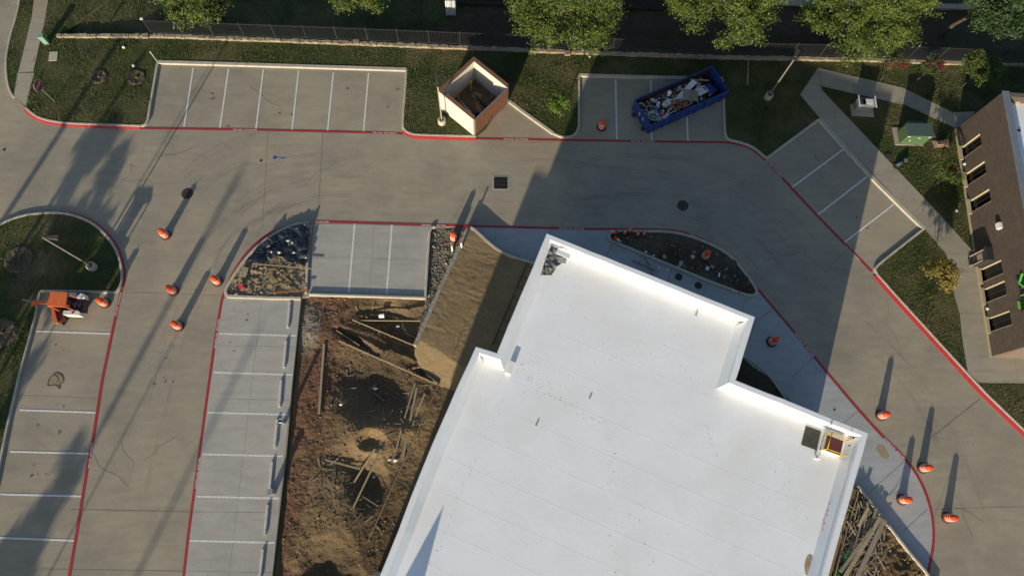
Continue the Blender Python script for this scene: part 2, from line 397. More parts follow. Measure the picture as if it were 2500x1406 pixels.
c0 = np.array([.115, .080, .048]); c1 = np.array([.195, .142, .082]); cR = np.array([.165, .082, .054]); cG = np.array([.17, .145, .115])
orange = np.clip(blob(915, 1065, 120, 75, 1), 0, 1)
col = c0 + (c1 - c0) * tan[..., None]; col = col + (cR - col) * red[..., None] * .85
col = col + (np.array([.25, .165, .09]) - col) * (orange[..., None] * .55)
gl = np.clip(blob(752, 800, 28, 60, 1), 0, 1); col = col + (np.array([.28, .25, .21]) - col) * gl[..., None] * .8
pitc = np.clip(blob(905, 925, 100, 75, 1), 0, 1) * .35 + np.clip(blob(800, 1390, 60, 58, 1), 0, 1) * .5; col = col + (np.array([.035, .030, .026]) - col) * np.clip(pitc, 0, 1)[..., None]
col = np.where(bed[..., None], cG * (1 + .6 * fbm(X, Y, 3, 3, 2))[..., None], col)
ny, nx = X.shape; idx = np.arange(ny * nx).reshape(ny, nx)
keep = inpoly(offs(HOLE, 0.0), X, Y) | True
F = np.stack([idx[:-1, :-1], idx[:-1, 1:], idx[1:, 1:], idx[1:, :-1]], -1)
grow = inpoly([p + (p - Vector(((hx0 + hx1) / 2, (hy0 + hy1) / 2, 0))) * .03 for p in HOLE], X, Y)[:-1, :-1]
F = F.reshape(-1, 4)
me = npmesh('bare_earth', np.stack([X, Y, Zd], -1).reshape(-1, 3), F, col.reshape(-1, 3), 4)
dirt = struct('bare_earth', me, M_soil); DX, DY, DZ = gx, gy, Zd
def dz(x, y):
    i = int(np.clip((x - DX[0]) / st, 0, len(DX) - 1)); j = int(np.clip((y - DY[0]) / st, 0, len(DY) - 1)); return float(DZ[j, i])

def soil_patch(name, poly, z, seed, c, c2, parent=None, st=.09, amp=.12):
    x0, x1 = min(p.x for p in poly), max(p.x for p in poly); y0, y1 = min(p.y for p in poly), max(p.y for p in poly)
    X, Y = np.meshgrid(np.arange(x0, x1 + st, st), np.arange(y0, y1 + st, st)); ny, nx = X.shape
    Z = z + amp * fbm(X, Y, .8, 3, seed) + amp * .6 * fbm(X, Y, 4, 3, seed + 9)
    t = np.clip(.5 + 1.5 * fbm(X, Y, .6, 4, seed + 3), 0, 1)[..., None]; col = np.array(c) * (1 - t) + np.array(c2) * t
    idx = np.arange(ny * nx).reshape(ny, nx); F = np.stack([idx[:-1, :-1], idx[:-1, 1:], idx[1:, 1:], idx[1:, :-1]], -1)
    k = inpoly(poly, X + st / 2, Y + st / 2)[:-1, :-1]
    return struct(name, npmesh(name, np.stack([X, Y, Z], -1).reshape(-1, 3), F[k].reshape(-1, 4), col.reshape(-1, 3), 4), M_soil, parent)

# ------------------------------------------------------------------ kerb lines and lawns
K1 = [(52, -30), (47, 20), (38, 55), (25, 100), (17, 150), (19, 195), (26, 222), (36, 240)]
K1b = [(66, 266), (78, 277), (95, 288), (120, 296), (150, 301), (180, 303.5), (230, 305.5), (345, 309.5), (356, 305), (363, 293), (368, 260), (386.5, 154)]
K1c = [(386.5, 154), (600, 160), (993, 172)]
K1d = [(993, 172), (988.5, 240), (984, 300), (988, 318), (1003, 328), (1030, 331.5), (1163, 335.5)]
K2a = [(1240, 247), (1280, 277), (1350, 327), (1372, 336), (1392, 335), (1406, 327), (1413, 310), (1413.5, 185.5)]
K2b = [(1413.5, 185.5), (1560, 190), (1763, 194)]
K2c = [(1763, 194), (1766, 249), (1768, 300), (1770, 328), (1779, 342), (1812, 351), (1841, 364), (1869, 387), (1880, 381.5), (1999, 293)]
K2d = [(1999, 293), (2068, 370), (2140, 448), (2210, 517), (2254, 559)]
K2e = [(2254, 559), (2180, 617), (2140, 650), (2136, 661), (2142, 673), (2180, 716), (2273, 818), (2350, 902), (2404, 960), (2560, 1110)]
def kerb(pts, smooth=True, w_=.17, h=.15, nm='kerb', lab=None):
    P = [G(p.x, p.y) for p in (cr(pts, 5) if smooth else [Vector((p[0], p[1], 0)) for p in pts])]
    o = struct(nm, ribbon(P, w_, -.04, h, bev=.025), M_kerb)
    if lab: o['label'] = lab
    return P
kerb(K1); kerb(K1b[:8]); kerb(K1b[7:10]); kerb(K1b[9:], False); kerb(K1c, False, .30, .16); kerb(K1d[:2], False); kerb(K1d[1:]); kerb(K2a[:3], False, .26, .16); kerb(K2a[2:7]); kerb(K2a[6:], False)
kerb(K2b, False, .28); kerb(K2c[:3], False); kerb(K2c[2:8]); kerb(K2c[7:], False, .2); kerb(K2d, False, .32, .16); kerb(K2e[:2], False); kerb(K2e[1:5]); kerb(K2e[4:], False)
lawn_front = K1[1:] + [(62, 262)] + K1b + K1c[1:] + K1d[1:] + [(1185, 318), (1215, 270)] + K2a + K2b[1:] + K2c[1:] + K2d[1:] + K2e[1:]
LP = [G(52, -120), ] + W(lawn_front) + [G(2760, 1110), G(2760, 175)] + [Vector((p.x, p.y - .12, 0)) for p in reversed(WALL[1:])] + [G(148, 93), G(215, 40), G(330, -40), G(360, -120)]
lawn = struct('lawn', sheet(LP, .115, .14), M_lawn)
KI = [(-60, 590), (-20, 563), (20, 541), (60, 528), (100, 522.5), (145, 521.5), (190, 530), (230, 549), (262, 578), (285, 612), (297, 650), (299, 680), (294, 702), (284, 714)]
kerb(KI); kerb([(284, 714), (100, 711)], False); kerb([(100, 711), (88, 775), (48, 920), (18, 1050), (-10, 1190), (-60, 1400)], False, .15)
LI = W([(p.x, p.y) for p in cr(KI, 3)] + [(100, 711), (88, 775), (48, 920), (18, 1050), (-10, 1190), (-60, 1400), (-500, 1500), (-500, 590)])
lawni = struct('lawn', sheet(LI, .115, .14), M_lawn)

# grass blades standing on the lawns
def grass(name, polys, dens, zf, excl=(), h=(.05, .12)):
    Vs = []; n_tot = 0
    for P in polys:
        x0, x1 = max(-45, min(p.x for p in P)), min(50, max(p.x for p in P)); y0, y1 = max(-8, min(p.y for p in P)), min(44, max(p.y for p in P))
        n = int((x1 - x0) * (y1 - y0) * dens); x = rng.uniform(x0, x1, n); y = rng.uniform(y0, y1, n)
        k = inpoly(P, x, y)
        for E_ in excl: k &= ~inpoly(E_, x, y)
        k &= rng.random(n) < np.clip(.75 + 1.3 * fbm(x, y, .5, 3, 8), .15, 1)
        x, y = x[k], y[k]; n = len(x)
        hh = rng.uniform(h[0], h[1], n) * np.clip(1 + 1.2 * fbm(x, y, .7, 2, 6), .5, 1.6); th = rng.uniform(0, 2 * PI, n); wd = rng.uniform(.012, .03, n)
        z = zf(x, y); lean = rng.normal(0, .04, (n, 2))
        a_ = np.stack([x - np.cos(th) * wd, y - np.sin(th) * wd, z], -1); b_ = np.stack([x + np.cos(th) * wd, y + np.sin(th) * wd, z], -1)
        c_ = np.stack([x + lean[:, 0], y + lean[:, 1], z + hh], -1)
        Vs.append(np.stack([a_, b_, c_], 1).reshape(-1, 3))
    V = np.concatenate(Vs); o = link(name, npmesh(name, V, np.arange(len(V)).reshape(-1, 3)), M_blade, None, 'stuff'); return o
WALKP = W([(1995, 168.5), (2201.6, 217), (2323, 277), (2377, 276), (2331, 316), (2392, 697), (2417, 871), (2600, 871), (2600, 940), (2386, 934), (2359, 908), (2326, 718), (2308, 623), (2258, 563.5), (2000, 292), (1951, 234)])
HOLEW = W([(2007, 212), (2208.5, 260), (2331, 316), (2374, 617), (2357, 600), (2292, 526), (2159, 390), (2002, 222)])
def notwalk(x, y): return inpoly(WALKP, x, y) & ~inpoly(HOLEW, x, y)
ENC = [G(1070, 221, 2.55), G(1156, 287, 2.55), G(1238, 206, 2.55), G(1151, 134.5, 2.55)]
SW0 = W([(86, -80), (128, -80), (112, 50), (84, 178), (62, 262), (36, 240), (47, 180), (80, 46)])
def nowalk_grass():
    P = offs(LP, 0)
    return P
go = grass('grass', [LP, LI], 150, lambda x, y: np.where(notwalk(x, y), -.5, .115), [ENC, SW0])
tag(go, 'short mown grass covering the lawns', 'grass')
go2 = grass('grass', [[WALL[0], WALL[1], WALL[2], G(1120, 115), G(1120, -150), G(300, -150)]], 60, lambda x, y: -.02 - 1.9 * (lambda l: l * l * (3 - 2 * l))(np.clip((x - G(250, 90).x) / 14, 0, 1)), (), (.06, .16))
go3 = grass('grass', [[WALL[2], WALL[3], WALL[4], WALL[5], WALL[6], G(2560, -150), G(1120, -150)]], 22, lambda x, y: -1.95 + 0 * x, (), (.08, .28))
tag(go3, 'sparse weeds on the brown ground under the trees', 'grass')
tag(go2, 'darker rough grass behind the stone wall', 'grass')

# ------------------------------------------------------------------ overlays of the driveway: painted lines, joints, marks
Z1, Z2, Z3, Z4 = .004, .008, .012, .016
def stripe(p, q, w_=.115, m=M_white, z=Z3, nm='parking_stripe', parent=drive):
    return struct(nm, ribbon([G(*p), G(*q)], w_, z), m, parent)
top_st = [((472, 166), (449.5, 310)), ((558, 168.5), (537, 313)), ((643, 170), (625, 315.6)), ((729, 173), (713, 318)), ((814, 177), (800, 319.6)), ((900, 179), (887.6, 322)),
          ((1503, 195), (1505.8, 341)), ((1588.7, 197), (1591, 343)), ((1673, 199), (1679.5, 345)), ((2059, 365), (1933, 458)), ((2116, 432), (1996, 525)), ((2182, 499), (2059, 594)),
          ((866, 546.5), (851.6, 713)), ((957, 548), (944, 718)), ((88, 808.5), (272, 815)), ((48, 1000.5), (239, 1007)), ((25, 1102), (222, 1107)), ((2, 1206), (203, 1211)), ((-30, 1311), (183, 1319)),
          ((535.6, 814.5), (723, 819.5)), ((522, 909), (715, 914.5)), ((508, 1006.5), (704, 1012)), ((494, 1108), (691, 1113)), ((480, 1211), (681, 1216)), ((464, 1319), (670, 1324))]
for p, q in top_st: stripe(p, q)

# new concrete of the stalls: slabs with saw joints between them
newlot = struct('new_pavement', sheet(W([(766, 546), (1048, 553), (1041, 727), (755, 716)]), .002), M_joint)
def slab(quad, z, m, parent, gap=.008, th=0, nm='slab'):
    c = sum(quad, Vector()) / len(quad); P = offs(quad, 0, True)
    area = sum(quad[i].x * quad[(i + 1) % len(quad)].y - quad[(i + 1) % len(quad)].x * quad[i].y for i in range(len(quad)))
    P = offs(quad, gap if area > 0 else -gap, True)
    return struct(nm, sheet(P, z, th), m, parent)
def lerp(p, q, t): return (p[0] + (q[0] - p[0]) * t, p[1] + (q[1] - p[1]) * t)
for q in ([(766, 546.5), (914, 549), (908.5, 631.5), (760, 628)], [(914, 549), (1048, 553), (1043, 635), (908.5, 631.5)], [(760, 628), (908.5, 631.5), (902, 722), (754, 717)], [(908.5, 631.5), (1043, 635), (1037, 727), (902, 722)]):
    slab(W(q), Z2, M_new, newlot)
rowlot = struct('new_pavement', sheet(W([(551, 728), (736, 730), (664, 1412), (640, 1600), (425, 1600), (452, 1400), (478, 1200), (510, 960), (530, 815), (543, 740)]), .002), M_joint)
def Lx(y): return float(np.interp(y, [722, 780, 830, 1010, 1230, 1400, 1600], [546, 537, 528.5, 503, 472.5, 452, 428]))
def Rx(y): return float(np.interp(y, [722, 730, 915, 1098, 1406, 1600], [736, 735, 715.5, 697, 665, 645]))
def Mx(y): return float(np.interp(y, [728, 1406, 1600], [639, 559, 536]))
jy = [(728, 730), (843, 847), (973, 976), (1108, 1111), (1248, 1251), (1393, 1397), (1560, 1564)]
for (y0, y0r), (y1, y1r) in zip(jy, jy[1:]):
    slab(W([(Lx(y0), y0), (Mx(y0), (y0 + y0r) / 2), (Mx(y1), (y1 + y1r) / 2), (Lx(y1), y1)]), Z2, M_new, rowlot)
    slab(W([(Mx(y0), (y0 + y0r) / 2), (Rx(y0r), y0r), (Rx(y1r), y1r), (Mx(y1), (y1 + y1r) / 2)]), Z2, M_new, rowlot)
kerb([(760, 543), (754, 600), (748, 717)], False, .17); kerb([(1062, 554.5), (1053, 558), (1049, 568), (1044, 640), (1039, 727)], False); kerb([(755, 719), (1039, 728)], False, .16)
RL2 = [(448, 1412), (458, 1320), (470, 1230), (485, 1120), (500, 1010), (513, 915), (525, 830), (536, 765), (544, 725), (556, 693), (576, 655), (605, 615), (640, 583), (680, 561), (715, 549), (745, 542.5), (770, 541)]
RL3 = [(770, 541), (1145, 552), (1300, 556), (1450, 559.5), (1560, 560), (1635, 562)]
RL4 = [(1635, 562), (1680, 571), (1730, 592), (1765, 614), (1800, 645), (1860, 718), (1940, 812), (2010, 898), (2080, 982), (2150, 1060), (2205, 1115), (2240, 1162), (2264, 1215), (2277, 1270), (2278, 1330), (2262, 1412)]
apron_px = [(1145, 552.5)] + RL3[2:] + RL4[1:] + [(2230, 1600), (1750, 1600), (1700, 1000), (1560, 780), (1400, 700), (1300, 640), (1260, 628), (1210, 603), (1175, 573)]
apron = struct('new_pavement', sheet(W([(p[0], p[1]) for p in apron_px]), Z1), concrete('apron_concrete', (.365, .38, .395), (.31, .325, .34), (.39, .395, .395)))
for p, q in [((1497, 596), (1480, 625)), ((1566, 622), (1553, 660)), ((1640, 655), (1630, 688)), ((1726, 693), (1716, 722)), ((1820, 730), (1810, 760)), ((1890, 752), (1845, 786)), ((1845, 786), (1830, 830)), ((1211, 555), (1210, 590)), ((1343, 557), (1343, 580)),
             ((2100, 998), (2060, 1033)), ((2208, 1125), (2120, 1203)), ((2265, 1241), (2203, 1298)), ((1988, 870), (1930, 925))]:
    stripe(p, q, .03, M_joint, Z2, 'joint_sealant', apron)
ramp = struct('ramp', sheet(W([(1166, 333), (1239, 252), (1280, 281), (1350, 331), (1375, 341), (1395, 341), (1320, 441), (1313, 446)]), Z1), M_ramp, drive)
for pts, w_, m in [([(1168, 333), (1313.6, 446.6), (1329, 433)], .05, M_jointl), ([(788, 325), (782, 430), (775, 541)], .025, M_joint), ([(300, 715), (545, 722)], .035, M_jointl), ([(655, 320), (640, 560)], .015, M_joint),
                   ([(2392, 974), (2274, 1068)], .03, M_joint), ([(1900, 545), (1960, 500)], .02, M_joint), ([(95, 1388), (450, 1394)], .02, M_joint), ([(170, 1243), (470, 1249)], .02, M_joint), ([(2066, 610), (1990, 690)], .02, M_joint),
                   ([(2280, 1243), (2500, 1236)], .015, M_joint), ([(0, 962), (240, 972)], .012, M_joint)]:
    struct('joint_sealant', ribbon(W(pts), w_, Z2), m, drive)

# red fire-lane lines
def redline(pts, off=0, w_=.17, smooth=True, z=Z4):
    P = [G(p.x, p.y) for p in (cr(pts, 6) if smooth else [Vector((p[0], p[1], 0)) for p in pts])]
    if off: P = offs(P, off)
    struct('red_fire_line', ribbon(P, w_, z), M_red, drive)
redline(RL2); redline(RL3, 0, .17, False); redline(RL4)
redline([(345, 313.5), (620, 317.5), (900, 324), (985, 327)], 0, .17, False); redline([(1163, 338.5), (1400, 343), (1600, 346), (1775, 348)], 0, .17, False)
redline([(1775, 348), (1812, 355), (1841, 368), (1866, 389)], 0, .2); redline([(1866, 389), (1905, 430), (2000, 532), (2128, 663)], 0, .18, False)
redline([(299, 650), (300, 685), (294, 720), (285, 760)], 0, .18); redline([(285, 760), (250, 925), (225, 1085), (215, 1130), (190, 1285), (168, 1412)], 0, .18, False)
def redkerb(pts, off, w_=.20, h=.13):
    P = [G(p.x, p.y) for p in cr(pts, 5)]; P = offs(P, off)
    if off > 0: me = ribbon(P, w_, -.02, .03, z1b=h)
    else: me = ribbon(P, w_, -.02, h, z1b=.03)
    struct('kerb', me, M_red, None, 'red painted kerb face of the fire lane')
redkerb(K1b[:8], -.17); redkerb(K1d[3:], -.19, .22); redkerb([(2140, 669), (2180, 716), (2273, 818), (2350, 902), (2404, 960), (2560, 1110)], -.22, .25, .12)
redkerb(KI[5:-1], .15, .13, .11)
# writing on the red lines
_tm = {}
def text(s, pos, ang, size, m, parent=None, name='lettering', M=None):
    if s not in _tm:
        cu = bpy.data.curves.new('t', 'FONT'); cu.body = s; cu.align_x = 'CENTER'; cu.align_y = 'CENTER'; cu.offset = .012
        ob = bpy.data.objects.new('t', cu); C.objects.link(ob); bpy.context.view_layer.update()
        me = bpy.data.meshes.new_from_object(ob.evaluated_get(bpy.context.evaluated_depsgraph_get())); bpy.data.objects.remove(ob); _tm[s] = me
    me = _tm[s]
    if not me.materials: me.materials.append(m)
    o = bpy.data.objects.new(name, me); C.objects.link(o); o['kind'] = 'structure'
    if M is None: M = Matrix.Translation(pos) @ Matrix.Rotation(ang, 4, 'Z') @ Matrix.Diagonal((size * 1.0, size, 1, 1))
    if parent: o.parent = parent
    o.matrix_world = M
    return o
def writeline(p, q, flip=False):
    """FIRE LANE  NO PARKING spread from p to q (photo pixels)"""
    a_, b_ = G(*p), G(*q); ang = math.atan2(b_.y - a_.y, b_.x - a_.x); L_ = (b_ - a_).length
    for s, t in (('FIRE LANE', .22), ('NO PARKING', .76)):
        pos = a_.lerp(b_, t) + Vector((0, 0, .020)); text(s, pos, ang, L_ / 11.2, M_white, drive)
for p, q in [((214, 310.5), (272, 311.5)), ((568, 317.2), (626, 318)), ((909, 324.8), (967, 326.3)), ((1229, 340), (1287, 341)), ((1539, 345.5), (1597, 346.5)), ((1868, 391), (1908, 433)), ((2063, 600), (2098, 636)), ((2268, 824), (2318, 878)),
             ((804, 542), (745, 541)), ((1090, 551), (1031, 549.5)), ((1426, 559), (1366, 557.5)), ((1742, 598), (1685, 573)), ((1988, 870), (1942, 814)), ((2210, 1121), (2160, 1070)),
             ((282, 772), (296, 716)), ((217, 1143), (226, 1082)), ((534.5, 778), (525, 848)), ((488, 1115), (478, 1190))]:
    writeline(p, q)

# tyre marks: thin worn arcs
def tyremat():
    m = bpy.data.materials.new('tyre_rubber_trace'); m.use_nodes = True; N = m.node_tree.nodes; L = m.node_tree.links; b = N['Principled BSDF']
    b.inputs['Base Color'].default_value = (.13, .125, .115, 1); b.inputs['Roughness'].default_value = .9
    geo = N.new('ShaderNodeNewGeometry'); ns = N.new('ShaderNodeTexNoise'); ns.inputs['Scale'].default_value = .5; ns.inputs['Detail'].default_value = 6; L.new(geo.outputs['Position'], ns.inputs[0])
    r = N.new('ShaderNodeMapRange'); r.inputs[1].default_value = .40; r.inputs[2].default_value = .62; r.inputs[3].default_value = .01; r.inputs[4].default_value = .15; L.new(ns.outputs['Fac'], r.inputs[0])
    b.inputs['Alpha'].default_value = .1; L.new(r.outputs[0], b.inputs['Alpha']); return m
M_tyre = tyremat(); random.seed(3)
arcs = [[(455, 440), (520, 385), (600, 352), (720, 335)], [(462, 455), (535, 395), (620, 362), (740, 345)], [(560, 480), (620, 440), (700, 410), (800, 395)], [(540, 530), (600, 470), (690, 430), (820, 415)],
        [(520, 600), (580, 540), (650, 500), (760, 470)], [(470, 470), (520, 420), (590, 385), (660, 368)], [(600, 540), (680, 480), (780, 455), (900, 450)], [(1400, 470), (1550, 455), (1700, 480), (1850, 560), (1960, 680)],
        [(1380, 420), (1560, 400), (1740, 430), (1900, 520), (2020, 650)], [(1450, 500), (1600, 490), (1740, 530), (1850, 620), (1930, 730)], [(500, 650), (525, 590), (570, 545), (640, 515)], [(440, 900), (452, 780), (480, 690), (520, 640)],
        [(640, 590), (720, 520), (830, 500), (960, 505)], [(1200, 380), (1340, 372), (1500, 390), (1700, 410)], [(330, 1200), (380, 1000), (420, 850), (450, 760)], [(2100, 800), (2200, 900), (2300, 1050), (2380, 1250)]]
for i, A in enumerate(arcs):
    base_ = [G(p.x, p.y) for p in cr(A, 10)]
    for kk, of in enumerate((-.75, -.58, .6, .78)):
        struct('tyre_mark', ribbon(offs(base_, of + random.uniform(-.05, .05)), random.uniform(.05, .12), Z1 + .0002 * (i * 4 + kk) % .0035), M_tyre, drive)

random.seed(31)
for i in range(16):
    x, y = random.choice([(300, 420), (700, 480), (1000, 400), (1500, 430), (1900, 620), (2250, 900), (380, 1150), (2400, 1300), (650, 260), (150, 1150), (2060, 470)]); x += random.uniform(-90, 90); y += random.uniform(-40, 40)
    p = G(x, y); an = random.uniform(0, 3.1); P = [p]
    for k in range(random.randint(8, 20)):
        an += random.gauss(0, .28); p = p + Vector((math.cos(an), math.sin(an), 0)) * .22; P.append(p)
    struct('crack', ribbon(P, random.uniform(.010, .022), Z2 + .0006), M_joint, drive)
M_oil = mat('oil_spot', (.17, .155, .125), (.12, .11, .09), 6, .7)
for i in range(46):
    x, y = random.choice([(510, 250), (600, 250), (680, 250), (770, 250), (860, 250), (945, 250), (150, 870), (120, 1050), (100, 1160), (600, 770), (590, 860), (1980, 400), (2040, 480), (2120, 560), (900, 430), (400, 900)]); c_ = G(x + random.gauss(0, 22), y + random.gauss(0, 28)); rr = random.uniform(.03, .13)
    struct('oil_spot', sheet([c_ + Vector((math.cos(t) * rr * random.uniform(.6, 1.2), math.sin(t) * rr * random.uniform(.5, 1.1), 0)) for t in np.linspace(0, 2 * PI, 11)[:-1]], Z2 + .0012 + .00003 * i), M_oil, drive)

# ------------------------------------------------------------------ sidewalks: slabs laid on a bed
def walk(L_, R_, n, z, label=None, ms=None):
    """side lines in photo pixels; n slabs per segment"""
    bed_ = struct('sidewalk', sheet(W(L_ + R_[::-1]), z - .012, .1), M_joint)
    for i in range(len(L_) - 1):
        for k in range(n[i]):
            a_, b_ = k / n[i], (k + 1) / n[i]
            slab(W([lerp(L_[i], L_[i + 1], a_), lerp(L_[i], L_[i + 1], b_), lerp(R_[i], R_[i + 1], b_), lerp(R_[i], R_[i + 1], a_)]), z, (ms or {}).get(i, M_walk), bed_, .007)
    if label: bed_['label'] = label
    return bed_
walk([(1951, 234), (2000, 292), (2258, 563.5), (2308, 623)], [(2002, 213), (2004, 222), (2292, 526), (2374, 617)], [2, 8, 2], .150)
walk([(1995, 168.5), (2201.6, 217), (2323, 277), (2379, 275)], [(2003, 213.5), (2208.5, 260), (2333, 317), (2334, 330)], [5, 4, 1], .148)
walk([(1951, 234), (1974, 200), (1995, 168.5)], [(2001, 213.5), (2001.5, 213), (2002, 212.5)], [1, 1], .146)
walk([(2308, 623), (2318, 667), (2326, 718), (2340, 766), (2345, 818), (2353, 871), (2359, 908), (2386, 934)], [(2374, 617), (2384, 667), (2394, 718), (2402, 766), (2410, 818), (2418, 871), (2422, 905), (2424, 936)], [1, 1, 1, 1, 1, 1, 1], .150)
walk([(2418, 871), (2475, 871), (2540, 871), (2600, 871)], [(2424, 936), (2480, 936), (2545, 937), (2610, 938)], [1, 1, 1], .150)
sw = walk([(92, -60), (80, 46), (47, 180)], [(130, -60), (113, 50), (84, 178)], [3, 5], .135, None, {0: M_ramp})
struct('sidewalk_ramp', sheet(W([(45, 181), (86, 181), (66, 262), (36, 240)]), .130, .12), M_walk, sw, 'pale concrete kerb ramp between the two grass strips')
txs = [((88, 92), (92, 96))]
for p in [(82, 145), (92, 92)]: struct('utility_marking', ribbon([G(p[0], p[1] + 5, .139), G(p[0] + 3, p[1] - 6, .139)], .05, .139), M_red, sw)

# ------------------------------------------------------------------ stone wall and iron fence
wall = thing('stone_wall', 'long low limestone garden wall between the lawn and the ditch', 'wall', (0, 0, 0))
random.seed(5)
stones = []
for k in range(7):
    bm = bmesh.new(); bmesh.ops.create_cube(bm, size=1); bmesh.ops.subdivide_edges(bm, edges=bm.edges, cuts=1)
    for v in bm.verts: v.co += Vector((random.uniform(-.07, .07), random.uniform(-.1, .1), random.uniform(-.06, .06)))
    me = bm2(bm, 'stone'); me.materials.append(M_stone); stones.append(me)
core = ribbon([Vector((p.x, p.y, 0)) for p in WALL], .24, -2.2, .20)
link('core', core, M_stone, wall)
def wpt(s):
    acc = 0
    for p, q in zip(WALL, WALL[1:]):
        L_ = (q - p).length
        if acc + L_ >= s: return p.lerp(q, (s - acc) / L_), math.atan2(q.y - p.y, q.x - p.x)
        acc += L_
    return WALL[-1].copy(), 0
WL = sum((q - p).length for p, q in zip(WALL, WALL[1:])); s = 0; cnt = 0
while s < WL and cnt < 298:
    for side in (0,):
        ln = random.uniform(.24, .42); p, an = wpt(s + random.uniform(0, .08))
        o = bpy.data.objects.new('stone', stones[random.randrange(7)]); C.objects.link(o); o.parent = wall
        o.location = (p.x - math.sin(an) * side * .10, p.y + math.cos(an) * side * .10, .21 + random.uniform(-.025, .025)); o.rotation_euler = (random.uniform(-.06, .06), random.uniform(-.06, .06), an + random.uniform(-.06, .06))
        o.scale = (ln, random.uniform(.22, .34), random.uniform(.14, .26)); cnt += 1
    s += WL / 292
for px_, py_ in [(870, 104), (355, 89), (1385, 131)]:
    bm = bmesh.new(); p = G(px_, py_, .3); box(bm, p + Vector((0, 0, .03)), (.45, .38, .16), .1); tag(link('cap_stone', bm2(bm), M_stone), {870: 'loose pale block on the wall near its middle', 355: 'rough pale block on the wall at the fence end', 1385: 'square pale block at wall beside tree'}[px_], 'stone')
fence = thing('iron_fence', 'black iron picket fence standing just behind the stone wall', 'fence')
FP = [Vector((p.x, p.y + .28, 0)) for p in [G(372, 93)] + WALL[2:]]
def fpt(s, P=FP):
    acc = 0
    for p, q in zip(P, P[1:]):
        L_ = (q - p).length
        if acc + L_ >= s: return p.lerp(q, (s - acc) / L_)
        acc += L_
    return P[-1].copy()
FL = sum((q - p).length for p, q in zip(FP, FP[1:])); bm = bmesh.new(); s = .1
while s < FL:
    p = fpt(s)
    r = bmesh.ops.create_cube(bm, size=1); bmesh.ops.transform(bm, matrix=Matrix.Translation((p.x, p.y, .85)) @ Matrix.Diagonal((.02, .02, 1.75, 1)), verts=r['verts']); s += .125
o = link('pickets', bm2(bm), M_dark, fence, 'stuff')
for zr in (.3, 1.62): link('rail', ribbon(FP, .035, zr, zr + .035), M_dark, fence)
pm = bmesh.new(); box(pm, (0, 0, .90), (.06, .06, 1.85)); pme = bm2(pm); pme.materials.append(M_dark); s = 0
while s < FL:
    p = fpt(s); o = bpy.data.objects.new('post', pme); C.objects.link(o); o.parent = fence; o.location = (p.x, p.y, 0); s += 2.4
bm = bmesh.new(); box(bm, (FP[0].x, FP[0].y, 1.86), (.22, .16, .06)); link('post_cap', bm2(bm), M_white, fence)

# ------------------------------------------------------------------ vegetation
def tube(bm, pts, radii, n=8):
    rings = []
    for i, (p, r) in enumerate(zip(pts, radii)):
        t = (pts[min(i + 1, len(pts) - 1)] - pts[max(i - 1, 0)]); q = t.to_track_quat('Z', 'Y').to_matrix()
        rings.append([bm.verts.new(p + q @ Vector((r * math.cos(2 * PI * k / n), r * math.sin(2 * PI * k / n), 0))) for k in range(n)])
    for A, B in zip(rings, rings[1:]):
        for k in range(n): bm.faces.new((A[k], A[(k + 1) % n], B[(k + 1) % n], B[k]))
def crown_mesh(name, lobes, n, leaf, rg, clump=.22, shell=.35):
    """leaf faces gathered in sprays on the outside of many lobes"""
    w_ = np.array([l[3] ** 2 for l in lobes]); w_ = w_ / w_.sum(); nc = max(8, n // (45 if n > 15000 else 16))
    li = rg.choice(len(lobes), nc, p=w_); Lb = np.array(lobes)
    u = rg.normal(size=(nc, 3)); u /= np.linalg.norm(u, axis=1)[:, None]; u[:, 2] = np.where(u[:, 2] < -.35, -u[:, 2], u[:, 2])
    rr = 1 - shell * rg.random(nc) ** 1.5; rr *= 1 + .26 * rg.normal(size=nc)
    c = Lb[li, :3] + u * (Lb[li, 3] * rr)[:, None] * np.array([1, 1, .72])
    ci = rg.integers(0, nc, n); off = rg.normal(size=(n, 3)) * clump * np.array([1, 1, .5]); P = c[ci] + off
    nrm = u[ci] * .9 + rg.normal(size=(n, 3)) * .75 + np.array([0, 0, .35]); nrm /= np.linalg.norm(nrm, axis=1)[:, None]
    t = np.cross(nrm, rg.normal(size=(n, 3))); t /= np.linalg.norm(t, axis=1)[:, None]; b_ = np.cross(nrm, t)
    sz = leaf * rg.uniform(.6, 1.35, n)[:, None]
    V = np.stack([P - t * sz, P + b_ * sz * .5, P + t * sz, P - b_ * sz * .5], 1).reshape(-1, 3)
    return npmesh(name, V, np.arange(4 * n).reshape(-1, 4), k=4)
tn = 0
